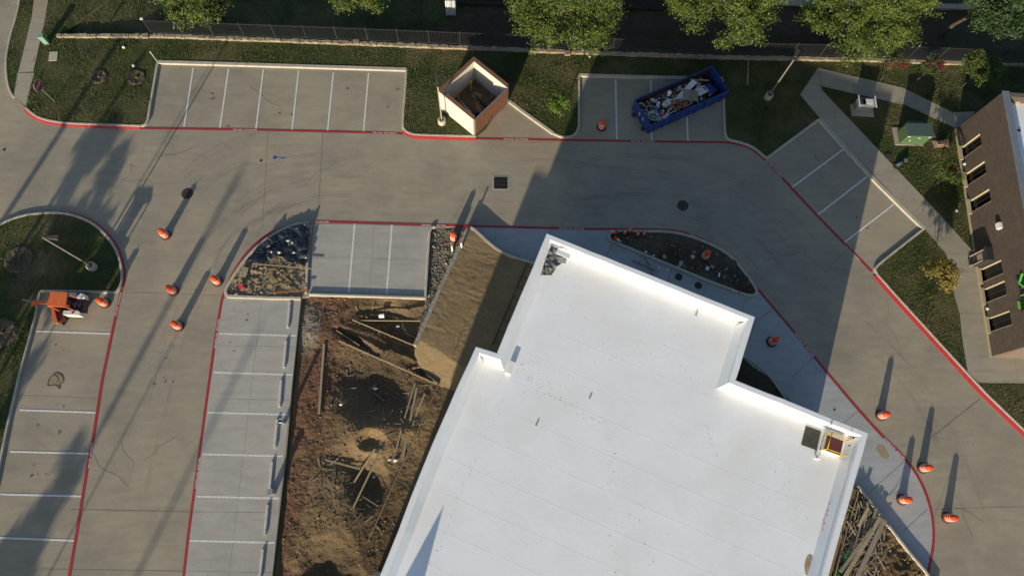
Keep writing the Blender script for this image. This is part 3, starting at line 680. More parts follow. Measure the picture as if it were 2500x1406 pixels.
def tree(px_, py_, zc, r, label, n=9000, leaf=.16, m=M_leaf, zb=-1.9, cat='tree', nl=16, name='tree', group=None, flat=.6, base=None, lob=None, rsc=.42, trunk_r=.16, clump=.22):
    global tn; tn += 1; rg = np.random.default_rng(100 + tn); c = G(px_, py_, zc); b0 = Vector((c.x, c.y, zb)) if base is None else base
    t = thing(name, label, cat, b0, 0, group)
    lobes = []
    if base is None: b0.y = max(b0.y, float(wally(b0.x)) + 4.2) if zb < 0 else b0.y; t.location = b0
    for i in range(nl):
        an = rg.uniform(0, 2 * PI); d_ = r * .72 * math.sqrt(rg.random()); hh = (1 - (d_ / r) ** 2) * r * flat
        lobes.append((c.x - b0.x + d_ * math.cos(an), c.y - b0.y + d_ * math.sin(an), c.z - b0.z + hh * rg.uniform(-.4, 1.0), r * rg.uniform(rsc * .7, rsc * 1.15)))
    if zb < -1:
        for i in range(nl):
            an = rg.uniform(0, 2 * PI); d_ = r * rg.uniform(.45, .85); lobes.append((c.x - b0.x + d_ * math.cos(an), c.y - b0.y + d_ * math.sin(an), c.z - b0.z - r * rg.uniform(.15, .75), r * rg.uniform(rsc * .7, rsc)))
    if lob: lobes = [(c.x - b0.x + a_ * r, c.y - b0.y + b_ * r, c.z - b0.z + e_ * r, q * r) for a_, b_, e_, q in lob]
    link('crown', crown_mesh('crown', lobes, n, leaf, rg, clump), m, t)
    bm = bmesh.new(); hcz = c.z - b0.z; top = Vector((c.x - b0.x, c.y - b0.y, hcz))
    k1 = top * .45 + Vector((rg.normal() * .1, rg.normal() * .1, 0)); tube(bm, [Vector((0, 0, 0)), Vector((0, 0, .15 * hcz)) * 1 + k1 * .15, k1, top], [trunk_r * 1.3, trunk_r, trunk_r * .8, trunk_r * .35])
    link('trunk', bm2(bm, smooth=True), M_bark, t)
    bm = bmesh.new()
    for l in lobes[:9]:
        e_ = Vector(l[:3]); s_ = k1.lerp(top, rg.uniform(0, .5)); mid = s_.lerp(e_, .5) + Vector((0, 0, .1 * r)); tube(bm, [s_, mid, e_ + (e_ - mid) * .25], [trunk_r * .5, trunk_r * .33, trunk_r * .1], 6)
    link('limbs', bm2(bm, smooth=True), M_bark, t)
    return t
TG = 'trees growing along the ditch behind the wall'
tree(462, -12, 5.0, 2.3, 'leafy tree with a bare leaning trunk, leftmost behind the wall', 24000, group=TG, zb=-1.2, leaf=.085, nl=20, rsc=.33, base=G(543, 44, -1.2), trunk_r=.2)
tree(875, -62, 4.5, 2.7, 'small tree cut by the top edge, alone in the grass behind the fence', 22000, group=TG, leaf=.085, nl=20, rsc=.33)
tree(1398, -42, 6.4, 4.5, 'big bright green tree overhanging the wall right of the brown capped enclosure', 76000, group=TG, nl=44, rsc=.23, leaf=.085)
tree(1790, -52, 6.4, 4.4, 'big bright green tree above the blue dumpster', 76000, group=TG, nl=44, rsc=.23, leaf=.085)
tree(2150, -34, 6.6, 4.7, 'big bright green tree reaching lowest over the wall, left of the red flowering bushes', 84000, group=TG, nl=48, rsc=.22, leaf=.085)
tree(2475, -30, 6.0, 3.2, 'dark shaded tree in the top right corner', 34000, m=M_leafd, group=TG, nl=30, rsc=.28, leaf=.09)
tree(1366, 258, 2.6, 1.05, 'young lime green tree in the grass triangle beside the enclosure ramp', 5200, leaf=.05, m=M_leafy, zb=.11, nl=14, base=G(1367, 288, .11), trunk_r=.035, clump=.09, rsc=.33)
SG = 'flowering bushes below the wall'
def shrub(px_, py_, zc, r, label, n, m, m2=None, n2=0, leaf=.06, cat='bush', name='bush', group=None, sh=(0, 0)):
    t = tree(px_, py_, zc, r, label, n, leaf, m, .11, cat, 14, name, group, .7, None, None, .38, .03, .08)
    if m2:
        c = G(px_, py_, zc) - t.location; rg = np.random.default_rng(900 + n); lb = [(c.x + sh[0] * r + rg.normal() * r * .30, c.y + sh[1] * r + rg.normal() * r * .30, c.z + r * .35, r * .24) for _ in range(8)]
        link('flowers', crown_mesh('flowers', lb, n2, leaf * .8, rg, .07), m2, t)['kind'] = 'stuff'
    return t
shrub(2185, 158, 2.2, 1.25, 'bush with red flowers below the wall, left of the flowering pair', 1800, M_leafd, M_flower, 800, group=SG)
shrub(2276, 160, 2.2, 1.15, 'bush with red flowers below the wall, right of the flowering pair', 1800, M_leafd, M_flower, 1000, group=SG)
shrub(2395, 172, 2.4, 1.7, 'loose green bush between the wall and the brown building', 6200, M_leaf, leaf=.06)
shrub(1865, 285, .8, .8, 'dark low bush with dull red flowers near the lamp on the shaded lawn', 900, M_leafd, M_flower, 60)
shrub(2308, 432, 1.2, 1.15, 'green and red flowering bush beside the brown building wall', 2600, M_leaf, M_flower, 500, sh=(.5, .3))
shrub(2296, 668, 1.5, 1.25, 'golden yellow bush beside the bend of the sidewalk', 5200, M_leafgold, leaf=.06)

# trees and posts outside the frame, lower left, whose shadows fall across the lots
def caster_base(tip, h):
    p = G(*tip); return Vector((p.x, p.y, 0)) - SH * (h / TE)
def offpole(tip, h, r, label, extra=None, top_r=None):
    b_ = caster_base(tip, h); t = thing('utility_pole', label, 'pole', b_); bm = bmesh.new(); cyl(bm, (0, 0, 0), (0, 0, h), r, top_r or r * .8, 10); link('pole', bm2(bm, smooth=True), M_bark, t)
    bm = bmesh.new(); cyl(bm, (0, 0, 0), (0, 0, .15), r * 1.6, r * 1.5, 12); link('footing', bm2(bm), M_kerb, t)
    if extra: extra(t, h)
    return t
offpole((318, 60), 10.0, .22, 'thick wooden pole outside the frame, casting the leftmost long shadow')
offpole((372, 105), 9.5, .16, 'thinner wooden pole outside the frame beside the leftmost one')
offpole((590, 415), 16, .2, 'tall wooden pole outside the frame whose shadow passes the upper drums')
offpole((640, 790), 18, .14, 'tall wooden pole outside the frame whose shadow ends on the new stalls')
offpole((441, 800), 8.5, .05, 'slim metal post outside the frame with a hairline shadow')
offpole((512, 158), 8.0, .045, 'slim post outside the frame, shadow parallel to the island lamp')
def offtree(px_, py_, h, r, label, rz=1.0, n=2600):
    b_ = caster_base((px_, py_), h); t = thing('tree', label, 'tree', b_, 0, 'trees outside the frame at the lower left'); rg = np.random.default_rng(int(px_)); lb = [(rg.normal() * r * .35, rg.normal() * r * .35, h + rg.uniform(-1, 1) * rz, r * rg.uniform(.28, .5)) for _ in range(12)]
    link('crown', crown_mesh('crown', lb, n, .15, rg, .2), M_leaf, t); bm = bmesh.new(); tube(bm, [Vector((0, 0, 0)), Vector((.1, 0, h * .5)), Vector((0, 0, h + .5))], [.16, .13, .06]); link('trunk', bm2(bm, smooth=True), M_bark, t)
offtree(200, 405, 7.0, 1.2, 'tree outside the frame shading the road above the round island', .75)
offtree(258, 440, 6.2, .7, 'thin tree outside the frame beside the one shading the road', .7, 900)
offtree(95, 1290, 7.0, 1.35, 'broad tree outside the frame shading the lower left stalls', 1.1, 4200)
offtree(70, 640, 5.5, 1.5, 'tree outside the frame shading the round grass island', .8, 2600)
offtree(165, 640, 5.0, 1.3, 'second tree outside the frame shading the round grass island', .8, 2400)
offtree(45, 950, 5.0, .45, 'small tree outside the frame shading the left kerb', .5, 350)

# ------------------------------------------------------------------ main building with the white roof
HT = 7.0; HR = 6.25
left_px = [(1162, 845), (1110, 958), (1072, 1045), (1047, 1103), (1003, 1212), (974, 1290), (929, 1400)]
P0, P1, P2, P3 = G(1335, 569, HT), G(1844, 773, HT), G(1797, 927, HT), G(2121, 1056, HT)
dr = (G(2030, 1382, HT) - P3).normalized(); dl = (G(929, 1400, HT) - G(1003, 1212, HT)).normalized()
ER = P3 + dr * 22; EL0 = G(929, 1400, HT) + dl * .8; perp = Vector((dl.y, -dl.x, 0)); perp = perp if perp.x < 0 else -perp
EL1 = EL0 + perp * 1.1; EL2 = EL1 + dl * 13
P5 = G(1213, 861, HT)
OUT = [P0, P1, P2, P3, ER, EL2, EL1, EL0] + [G(x, y, HT) for x, y in reversed(left_px)] + [P5]
b = thing('commercial_building', 'large building with a bright white membrane roof and stepped parapet', 'building', (0, 0, 0))
IN = offs(OUT, -.19, True)      # clockwise outline: minus is inside
area = sum(OUT[i].x * OUT[(i + 1) % len(OUT)].y - OUT[(i + 1) % len(OUT)].x * OUT[i].y for i in range(len(OUT)))
if area > 0: IN = offs(OUT, .19, True)
sgn = .19 if area > 0 else -.19
def prism_wall(poly, z0, z1):
    bm = bmesh.new(); A = [bm.verts.new((p.x, p.y, z0)) for p in poly]; B = [bm.verts.new((p.x, p.y, z1)) for p in poly]
    for i in range(len(poly)):
        j = (i + 1) % len(poly); bm.faces.new((A[i], A[j], B[j], B[i]))
    bmesh.ops.recalc_face_normals(bm, faces=bm.faces); return bm2(bm)
link('wall', prism_wall(offs(OUT, sgn * .5, True), -.6, HT - .3), M_stucco, b)
link('roof_membrane', sheet(offs(OUT, sgn * 1.6, True), HR), M_membrane, b)
# parapet: one long rail wrapped in membrane, slightly uneven
def parapet(path, wd, z0, z1):
    P = []
    for p, q in zip(path, path[1:] + path[:1]):
        n_ = max(2, int((q - p).length / .9))
        for k in range(n_):
            t = k / n_; r_ = p.lerp(q, t)
            if 0 < k: r_ = r_ + Vector((random.uniform(-.012, .012), random.uniform(-.012, .012), 0))
            P.append(r_)
    return ribbon(P, wd, z0, z1, True, .05)
link('parapet', parapet(IN, .38, HR - .2, HT), M_coping, b)
bm = bmesh.new(); c_ = G(1247, 893, HT - .05); dd = (P0 - P5).normalized(); box(bm, c_ + Vector((0, 0, -.58)), (.75, .32, .25), math.atan2(dd.y, dd.x))
link('parapet', bm2(bm), M_coping, b)['label'] = 'short loose end of the stepped parapet'
# inner cant strip at the foot of the right step and lap seams of the membrane
CI0 = offs(OUT, sgn * 1.95, True); CI1 = offs(OUT, sgn * 4.0, True); bm = bmesh.new(); A = [bm.verts.new((p.x, p.y, HT - .16)) for p in CI0]; B = [bm.verts.new((p.x, p.y, HR - .005)) for p in CI1]
nO = len(OUT); skip = {0, 2, nO - 2}; Cf = [bm.verts.new((p.x, p.y, HR - .01)) for p in CI0]
for i in range(nO):
    j = (i + 1) % nO
    if i in skip: continue
    bm.faces.new((A[i], A[j], B[j], B[i]))
    if (i - 1) % nO in skip: bm.faces.new((A[i], B[i], Cf[i]))
    if j in skip: bm.faces.new((A[j], B[j], Cf[j]))
for v in [v for v in bm.verts if not v.link_faces]: bm.verts.remove(v)
bmesh.ops.recalc_face_normals(bm, faces=bm.faces)
for f in bm.faces:
    if f.normal.z < 0: f.normal_flip()
link('cant_slope', bm2(bm), M_membrane, b)
ax = (P1 - P0).normalized(); ay = Vector((ax.y, -ax.x, 0))
INP = offs(OUT, sgn * 5.3, True)
def clip_line(p, dv, poly, L_=40, st_=.1):
    """longest inside run of a line"""
    t = np.arange(-L_, L_, st_); x = p.x + dv.x * t; y = p.y + dv.y * t; k = inpoly(poly, x, y); best = None; s0 = None
    for i, v in enumerate(k):
        if v and s0 is None: s0 = i
        if (not v or i == len(k) - 1) and s0 is not None:
            if best is None or i - s0 > best[1] - best[0]: best = (s0, i)
            s0 = None
    return None if best is None else (p + dv * float(t[best[0]]), p + dv * float(t[best[1] - 1]))
for i in range(1, 17):
    sg = clip_line(P0 + ay * (i * 1.83) + Vector((0, 0, HR - HT)), ax, INP)
    if sg and (sg[1] - sg[0]).length > 1:
        pth = [sg[0].lerp(sg[1], k / 14) + ay * random.uniform(-.015, .015) for k in range(15)]
        link('lap_seam', ribbon(pth, .07, HR - .02, HR + .0018), M_membrane, b)
# dirt specks walked over the roof
random.seed(21); rs = bmesh.new()
def speck(x, y, r):
    p = G(x, y, HR); v = bmesh.ops.create_icosphere(rs, subdivisions=1, radius=r)['verts']
    bmesh.ops.transform(rs, matrix=Matrix.Translation(p + Vector((0, 0, r * .15))) @ Matrix.Rotation(random.uniform(0, 6), 4, 'Z') @ Matrix.Diagonal((random.uniform(.8, 2.0), 1, .4, 1)), verts=v)
def trail(p, q, n, j, r=.035):
    for i in range(n):
        t = (i + random.uniform(-.4, .4)) / n; speck(p[0] + (q[0] - p[0]) * t + random.gauss(0, j), p[1] + (q[1] - p[1]) * t + random.gauss(0, j), r * random.uniform(.35, .8))
trail((1250, 885), (1330, 960), 30, 16); trail((1330, 960), (1480, 1040), 34, 7); trail((1480, 1040), (1500, 1406), 26, 8); trail((1225, 980), (1040, 1400), 34, 3, .03); trail((1300, 640), (1520, 900), 26, 20, .03)
trail((1350, 930), (1660, 820), 24, 14, .028); trail((1560, 870), (1760, 960), 20, 12, .028); trail((1725, 1040), (1750, 1115), 22, 4, .03); trail((1500, 1100), (1600, 1400), 18, 8); trail((1380, 700), (1760, 880), 30, 40, .022); trail((1900, 1130), (1960, 1300), 16, 12, .03)
for _ in range(160): speck(random.uniform(1100, 1950), random.uniform(850, 1400), random.uniform(.006, .016))
link('dirt_speck', bm2(rs), mat('speck_dirt', (.55, .40, .29), None), b, 'stuff')
for x, y, l_ in [(1311, 1033, .35), (1441, 968, .3), (1075, 1097, .12)]:
    bm = bmesh.new(); p = G(x, y, HR); box(bm, p + Vector((0, 0, .02)), (l_, .07, .04), 1.1); o = link('membrane_scrap', bm2(bm), M_steel)
    tag(o, {1311: 'grey sliver of scrap lying on the white roof, left of centre', 1441: 'grey sliver of scrap lying on the white roof, near its centre', 1075: 'dark bolt lying by the left roof edge'}[x], 'scrap')
# torn corner
tc = thing('roofing_sheet', 'crumpled dark grey sheeting in the top corner of the white roof', 'sheeting', G(1340, 640, HR))
def crumple(poly, z, amp, seed, st_=.06, m=M_plastic, nm='sheet', parent=None, org=Vector((0, 0, 0)), f=2.2):
    x0, x1 = min(p.x for p in poly), max(p.x for p in poly); y0, y1 = min(p.y for p in poly), max(p.y for p in poly)
    X, Y = np.meshgrid(np.arange(x0, x1 + st_, st_), np.arange(y0, y1 + st_, st_)); ny, nx = X.shape
    Z = z + amp * np.abs(fbm(X, Y, f, 4, seed)) * 2 + amp * .3 * np.abs(fbm(X + .5 * Y, Y, f * 3, 2, seed + 5)) * 2
    idx = np.arange(ny * nx).reshape(ny, nx); F = np.stack([idx[:-1, :-1], idx[:-1, 1:], idx[1:, 1:], idx[1:, :-1]], -1); k = inpoly(poly, X + st_ / 2, Y + st_ / 2)[:-1, :-1]
    return link(nm, npmesh(nm, np.stack([X - org.x, Y - org.y, Z - org.z], -1).reshape(-1, 3), F[k].reshape(-1, 4), k=4), m, parent)
crumple(W([(1345, 600), (1362, 604), (1385, 633), (1360, 650), (1347, 671), (1320, 671), (1332, 630)], HR + .62), HR + .50, .12, 3, .05, mat('grey_sheet', (.12, .12, .11), (.2, .2, .19), 3, .7, .5, 8), 'sheet', tc, tc.location)
bm = bmesh.new(); p, q = G(1359, 613, HR + .72), G(1391, 627, HR + .72); board(bm, p - tc.location, q - tc.location, .32, .05)
link('flap', bm2(bm), M_coping, tc)
bm = bmesh.new(); board(bm, G(1362, 634, HR + .68) - tc.location, G(1382, 637, HR + .64) - tc.location, .35, .02); link('insulation', bm2(bm), mat('grey_sheet2', (.3, .3, .29), (.45, .45, .44), 4), tc)
# drain strainers
for x, y, r_ in [(1797, 833, .14), (1698, 771, .07)]:
    p = G(x, y, HR); t = thing('roof_drain', {1797: 'round metal drain with a bent pipe by the right inner parapet', 1698: 'small grey vent cap near the bright parapet'}[x], 'drain', p)
    bm = bmesh.new(); lathe(bm, [(r_, 0), (r_, .06), (r_ * .6, .12), (0.001, .13)], 16); link('dome', bm2(bm), M_steel, t)
    bm = bmesh.new(); cyl(bm, (0, .02, .05), (.2, .38, .08), .022, n=8); link('pipe', bm2(bm), M_steel, t)
# rubber mat
mt = [G(1967, 1039, HR), G(2004, 1052, HR), G(1992.6, 1098.6, HR), G(1955.5, 1085, HR)]
tag(link('rubber_mat', sheet(mt, HR + .035, .03), M_mat), 'dark grey walkway mat lying on the roof beside the hatch', 'mat')
# hatch
hq = [G(2019, 1061.5, HR + .3), G(2058.6, 1077, HR + .3), G(2050.7, 1110.7, HR + .3), G(2009, 1096, HR + .3)]
hb = thing('roof_hatch', 'maroon roof hatch with a yellow guard rail in the right roof corner', 'hatch', (0, 0, 0))
link('lid', sheet(hq, HR + .32, .04), M_maroon, hb); link('curb', sheet(offs(hq, .04, True), HR + .27, .27), M_membrane, hb)
rl = bmesh.new(); c = sum(hq, Vector()) / 4; rq = [c + (p - c) * 1.16 for p in hq]; rq = [Vector((p.x, p.y, HR)) for p in rq]
order = [rq[1] + (rq[0] - rq[1]) * -.05, rq[0], rq[3], rq[2]]
for z_ in (.55, 1.05):
    for p, q in zip(order, order[1:]): cyl(rl, p + Vector((0, 0, z_)), q + Vector((0, 0, z_)), .025, n=8)
for p in order: cyl(rl, p, p + Vector((0, 0, 1.07)), .025, n=8)
link('guard_rail', bm2(rl, smooth=True), M_yellow, hb)
bm = bmesh.new(); p, q = G(2013, 1041, HR + .05), G(1993, 1117, HR + .05); board(bm, p, q, .12, .10); tag(link('metal_channel', bm2(bm), M_membrane), 'long pale channel lying on the roof between mat and hatch', 'channel')
bm = bmesh.new(); p, q = G(1988, 1118, HR + .1), G(2002, 1119, HR + .1); cyl(bm, p, q, .05); tag(link('pipe_offcut', bm2(bm), M_pvc), 'short white pipe offcut at the end of the pale channel', 'pipe')
labs = ['topmost', 'second', 'middle', 'fourth', 'lowest']
bm = bmesh.new(); lathe(bm, [(.06, 0), (.06, .03), (.02, .05), (.02, .10), (.045, .11), (.045, .17), (.001, .18)], 10); box(bm, (.05, 0, .08), (.1, .03, .03)); om = bm2(bm); om.materials.append(M_mach)
for i, (x, y) in enumerate([(2024.7, 1229.7), (2019.6, 1246.5), (2016.8, 1258), (2010, 1278), (2006.8, 1293)]):
    o = bpy.data.objects.new('anchor_clamp', om); C.objects.link(o); o.location = G(x, y, HR); o.scale = (.95, .95, .8); o.rotation_euler.z = i * 1.1
    tag(o, f'{labs[i]} of five small orange clamps in a row near the right parapet', 'clamp', 'orange clamps on the white roof')
for x, y, h_ in [(2083, 1069, .05), (2073, 1087, .05)]:
    bm = bmesh.new(); cyl(bm, (0, 0, 0), (0, 0, h_), .05, n=10); o = link('bolt_head', bm2(bm), M_dark, b, loc=G(x, y, HT if x == 2083 else HT))
struct_stain = sheet([G(1975 + 11 * math.cos(t), 1378 + 26 * math.sin(t) - 6 * math.cos(t), HR) for t in np.linspace(0, 2 * PI, 22)[:-1]], HR + .004)
link('rust_stain', struct_stain, M_rust, b)
# gabled sign wall standing further south on the same roof (its shadow reaches the picture)
ap = G(1082, 1236, HR) - SH * (2.6 / TE); gz = Vector((math.cos(math.radians(-23)), math.sin(math.radians(-23)), 0)); gp = Vector((-gz.y, gz.x, 0)); bm = bmesh.new()
pts = [(-2.5, 0), (1.6, 0), (.55, 1.4), (0, 2.6), (-.75, 1.35)]
A = [bm.verts.new(Vector((ap.x, ap.y, HR)) + gz * u + Vector((0, 0, v_)) + gp * .12) for u, v_ in pts]; B = [bm.verts.new(Vector((ap.x, ap.y, HR)) + gz * u + Vector((0, 0, v_)) - gp * .12) for u, v_ in pts]
bm.faces.new(A); bm.faces.new(B[::-1])
for i in range(5): bm.faces.new((A[i], B[i], B[(i + 1) % 5], A[(i + 1) % 5]))
bmesh.ops.recalc_face_normals(bm, faces=bm.faces); link('gable_wall', bm2(bm), M_stucco, b)

# raised sand pad beside it, its kerb and the rough concrete wall
PT = .50
pad_px = [(1145, 553.5), (1160, 562), (1185, 585), (1210, 606), (1235, 620), (1262, 630), (1300, 641), (1420, 700), (1300, 900), (1240, 1020), (1140, 990), (1060, 940), (1020, 890), (1008, 862), (1014, 842)]
padw = [G(x, y, PT) for x, y in pad_px]
X, Y = np.meshgrid(np.arange(min(p.x for p in padw), max(p.x for p in padw), .08), np.arange(min(p.y for p in padw), max(p.y for p in padw), .08))
k = inpoly(padw, X, Y); sl_ = np.clip((G(1100, 905, PT).y + 1.3 + .35 * (X - G(1100, 905, PT).x) * 0 - Y) / 2.2, 0, 1)
dpx = (G(1040, 870, PT) - G(1150, 935, PT)).normalized()
ed = ((X - G(1014, 845, PT).x) * dpx.y - (Y - G(1014, 845, PT).y) * dpx.x)
Zp = PT + .02 * fbm(X, Y, 1.5, 3, 51) + .015 * fbm(X, Y, 8, 2, 61) - .022 * np.clip(np.abs(fbm(.35 * X + .9 * Y, .3 * (-.9 * X + .35 * Y), 2.2, 3, 63)) * -8 + 1, 0, 1)
dist = (Y - (G(1014, 848, PT).y - .62 * (X - G(1014, 848, PT).x)))
Zp = Zp - np.clip(.7 - dist, 0, 3.5) * (.34 + .04 * fbm(X, Y, 1.1, 3, 88))
tt = np.clip(.5 + 1.5 * fbm(X, Y, .4, 3, 71), 0, 1)[..., None]; pc = np.array([.205, .148, .085]) * (1 - tt) + np.array([.245, .18, .105]) * tt
ny, nx = X.shape; idx = np.arange(ny * nx).reshape(ny, nx); F = np.stack([idx[:-1, :-1], idx[:-1, 1:], idx[1:, 1:], idx[1:, :-1]], -1)[k[:-1, :-1] & k[1:, 1:]].reshape(-1, 4)
def sandmat():
    m = soilmat('sand'); N = m.node_tree.nodes
    for n_ in N:
        if n_.type == 'MAP_RANGE': n_.inputs[3].default_value = .86; n_.inputs[4].default_value = 1.14
        if n_.type == 'BUMP': n_.inputs['Strength'].default_value = .5
    return m
struct('sand_pad', npmesh('sand_pad', np.stack([X, Y, Zp], -1).reshape(-1, 3), F, pc.reshape(-1, 3), 4), sandmat())
kp = offs([G(p.x, p.y, PT) for p in cr([(x, y) for x, y in pad_px[:7]] + [(1330, 655)], 5)], 0)
struct('retaining_kerb', ribbon(kp, .2, -.05, PT + .02, bev=.02), M_kerb, None, 'curved concrete edge holding the sand pad')
rw = thing('rough_wall', 'narrow rough concrete wall between the sand pad and the rubble bed', 'wall')
P = [G(1143, 556, .55), G(1078, 697, .55), G(1013, 842, .55)]; pp = []
for p, q in zip(P, P[1:]):
    for i in range(14): pp.append(p.lerp(q, i / 14) + Vector((random.uniform(-.02, .02), random.uniform(-.02, .02), 0)))
pp.append(P[-1]); link('wall_body', ribbon(pp, .28, -.4, .55, bev=.03), mat('rough_grey', (.36, .33, .29), (.2, .18, .15), 6, .95, 1, 12, fine=.3), rw)
bm = bmesh.new(); box(bm, (0, 0, 0), (.22, .16, .03), .4); o = link('paint_patch', bm2(bm), M_red, rw, loc=G(1142, 556, .58)); o['label'] = 'red painted end of the wall'
# form lines and rebar on the pad by the building
rb = bmesh.new(); L0, L1 = G(1287, 641, PT + .04), G(1201, 843, PT + .04); board(rb, L0, L1, .035, .06)
for i in range(8):
    p = L0.lerp(L1, (i + .3) / 7.6); cyl(rb, p, p + (P1 - P0).normalized() * 1.3, .015, n=6)
tag(link('rebar_grid', bm2(rb), M_iron), 'dark edge form with cross bars on the sand pad along the building', 'rebar')
for (a_, b_), lb_ in [(((1134, 795), (1105, 868)), 'thin dark cord with a wooden peg lying on the sand pad')]:
    bm = bmesh.new(); cyl(bm, G(*a_, PT + .03), G(*b_, PT + .01), .012, n=6); t = link('string_line', bm2(bm), M_dark); tag(t, lb_, 'cord')
for (x, y, l_), lb_ in [((1104.5, 612, .9), 'white pipe stub standing left of the rough wall'), ((1127, 603, .75), 'white pipe stub standing on the rough wall')]:
    bm = bmesh.new(); cyl(bm, (0, 0, 0), (0, 0, l_), .07, n=14); cyl(bm, (0, 0, l_ - .002), (0, 0, l_ + .002), .055, n=14, mi=1); tag(link('pipe_stub', bm2(bm), [M_pvc, M_pvc], loc=G(x, y, -.05 if x < 1110 else .5)), lb_, 'pipe')

# ------------------------------------------------------------------ planter beds
pl1 = [(763, 547), (735, 547), (715, 552), (688, 563), (655, 583), (620, 612), (590, 647), (568, 680), (556, 700), (552, 714), (558, 724), (572, 727), (660, 728), (735, 729)]
P = [G(p.x, p.y) for p in cr(pl1[:11], 4)] + W(pl1[12:]); struct('kerb', ribbon(P, .22, -.03, .15, bev=.03), M_kerb)
bedpoly = W([(761, 549), (735, 550), (690, 565), (655, 586), (594, 648), (559, 700), (557, 716), (562, 723), (750, 724)])
soil_patch('planter_soil', bedpoly, .10, 5, (.17, .12, .065), (.26, .20, .12), st=.07, amp=.22)
pl2 = [(1487, 577), (1492, 569), (1503, 566), (1577, 566), (1640, 568), (1692, 581), (1733, 597), (1765, 614), (1792, 636), (1818, 668), (1840, 698), (1846, 711), (1842, 720), (1829, 722), (1804, 715), (1722, 684), (1639, 650), (1560, 617), (1500, 592), (1490, 586)]
P = [G(p.x, p.y) for p in cr(pl2 + [pl2[0]], 3)][:-1]; struct('kerb', ribbon(P, .2, -.03, .15, True, .03), M_kerb)
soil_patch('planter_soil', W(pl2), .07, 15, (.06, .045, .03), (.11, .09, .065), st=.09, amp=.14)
# dirt triangle lower right and dark wedge
TR = [(2090, 1186), (2147.5, 1261), (2217, 1350), (2255, 1394), (2285, 1440), (2150, 1600), (1950, 1500), (1990, 1406)]
soil_patch('bare_earth', W(TR), .10, 25, (.075, .045, .025), (.17, .115, .06), st=.08, amp=.25)
struct('kerb', ribbon(W(TR[:5]), .16, -.03, .30, bev=.02), M_kerb, None, 'tall mossy concrete edging of the lumber corner')
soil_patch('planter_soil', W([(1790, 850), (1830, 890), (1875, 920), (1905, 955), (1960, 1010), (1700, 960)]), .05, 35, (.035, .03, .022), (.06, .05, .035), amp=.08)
struct('kerb', ribbon([G(p.x, p.y) for p in cr([(1800, 860), (1835, 882), (1872, 912), (1902, 952), (1925, 985)], 4)], .1, -.03, .10), M_kerb)
struct('form_board_strip', ribbon(W([(2092, 1194), (2060, 1300), (2030, 1412), (2000, 1500)]), .05, 0, .35), M_wood)
struct('brick_ledge', ribbon(W([(2078, 1192), (2046, 1300), (2014, 1412), (1985, 1500)]), .42, 0, .22), mat('ledge_brown', (.24, .17, .09), (.2, .14, .08), 3))

# crumpled plastic sheeting in the left planter
ps = thing('plastic_sheeting', 'crumpled black plastic sheeting spread over the upper planter bed', 'sheeting', G(690, 600))
crumple(W([(758, 552), (735, 553), (700, 563), (660, 588), (625, 615), (608, 640), (640, 650), (680, 628), (715, 640), (750, 655), (754, 610)]), .2, .22, 8, .06, M_plastic, 'sheet', ps, ps.location, 1.3)
def chunks(name, poly, n, r, m, label, cat, zf, seed=0, mi=None, flat=.6):
    rg = np.random.default_rng(seed); bm = bmesh.new(); bmesh.ops.create_icosphere(bm, subdivisions=1, radius=1); base = np.array([v.co[:] for v in bm.verts]); fc = np.array([[v.index for v in f.verts] for f in bm.faces]); bm.free()
    x0, x1 = min(p.x for p in poly), max(p.x for p in poly); y0, y1 = min(p.y for p in poly), max(p.y for p in poly); Vs = []; Fs = []; k = 0
    while k < n:
        x, y = rg.uniform(x0, x1), rg.uniform(y0, y1)
        if not inpoly(poly, np.array([x]), np.array([y]))[0]: continue
        s_ = r * rg.gamma(2, .5); v = base * (1 + .25 * rg.normal(size=(12, 1))) * s_ * np.array([1, rg.uniform(.5, 1), flat * rg.uniform(.6, 1)]); an = rg.uniform(0, 6.3); R_ = np.array([[math.cos(an), -math.sin(an), 0], [math.sin(an), math.cos(an), 0], [0, 0, 1]])
        Vs.append(v @ R_.T + [x, y, zf(x, y) + s_ * .2]); Fs.append(fc + 12 * k); k += 1
    o = link(name, npmesh(name, np.concatenate(Vs), np.concatenate(Fs)), m, None, 'stuff'); return tag(o, label, cat)
M_clod = mat('clod', (.16, .11, .06), (.24, .175, .10), 2, 1, .5, 20); M_rubble = mat('rubble', (.27, .24, .19), (.15, .13, .10), 5, .95, .5, 20)
chunks('soil_clods', HOLE[:3] + W([(1014, 850), (1068, 940), (900, 1400), (668, 1400)]), 5200, .026, M_clod, 'clods of loose earth over the excavated ground', 'clods', dz, 3)
chunks('rubble', W([(1052, 562), (1134, 562), (1020, 820), (1042, 735)]), 2200, .028, M_rubble, 'grey rubble filling the narrow bed beside the rough wall', 'rubble', lambda x, y: -.06, 4)
chunks('rubble', bedpoly, 700, .035, M_rubble, 'stones and scraps littering the left planter bed', 'rubble', lambda x, y: .12, 6)
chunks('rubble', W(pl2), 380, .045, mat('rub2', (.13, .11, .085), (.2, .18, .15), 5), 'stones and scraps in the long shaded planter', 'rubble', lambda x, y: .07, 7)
chunks('soil_clods', W(TR[:6]), 500, .045, M_clod, 'clods of dark earth in the lumber corner', 'clods', lambda x, y: .12, 8)

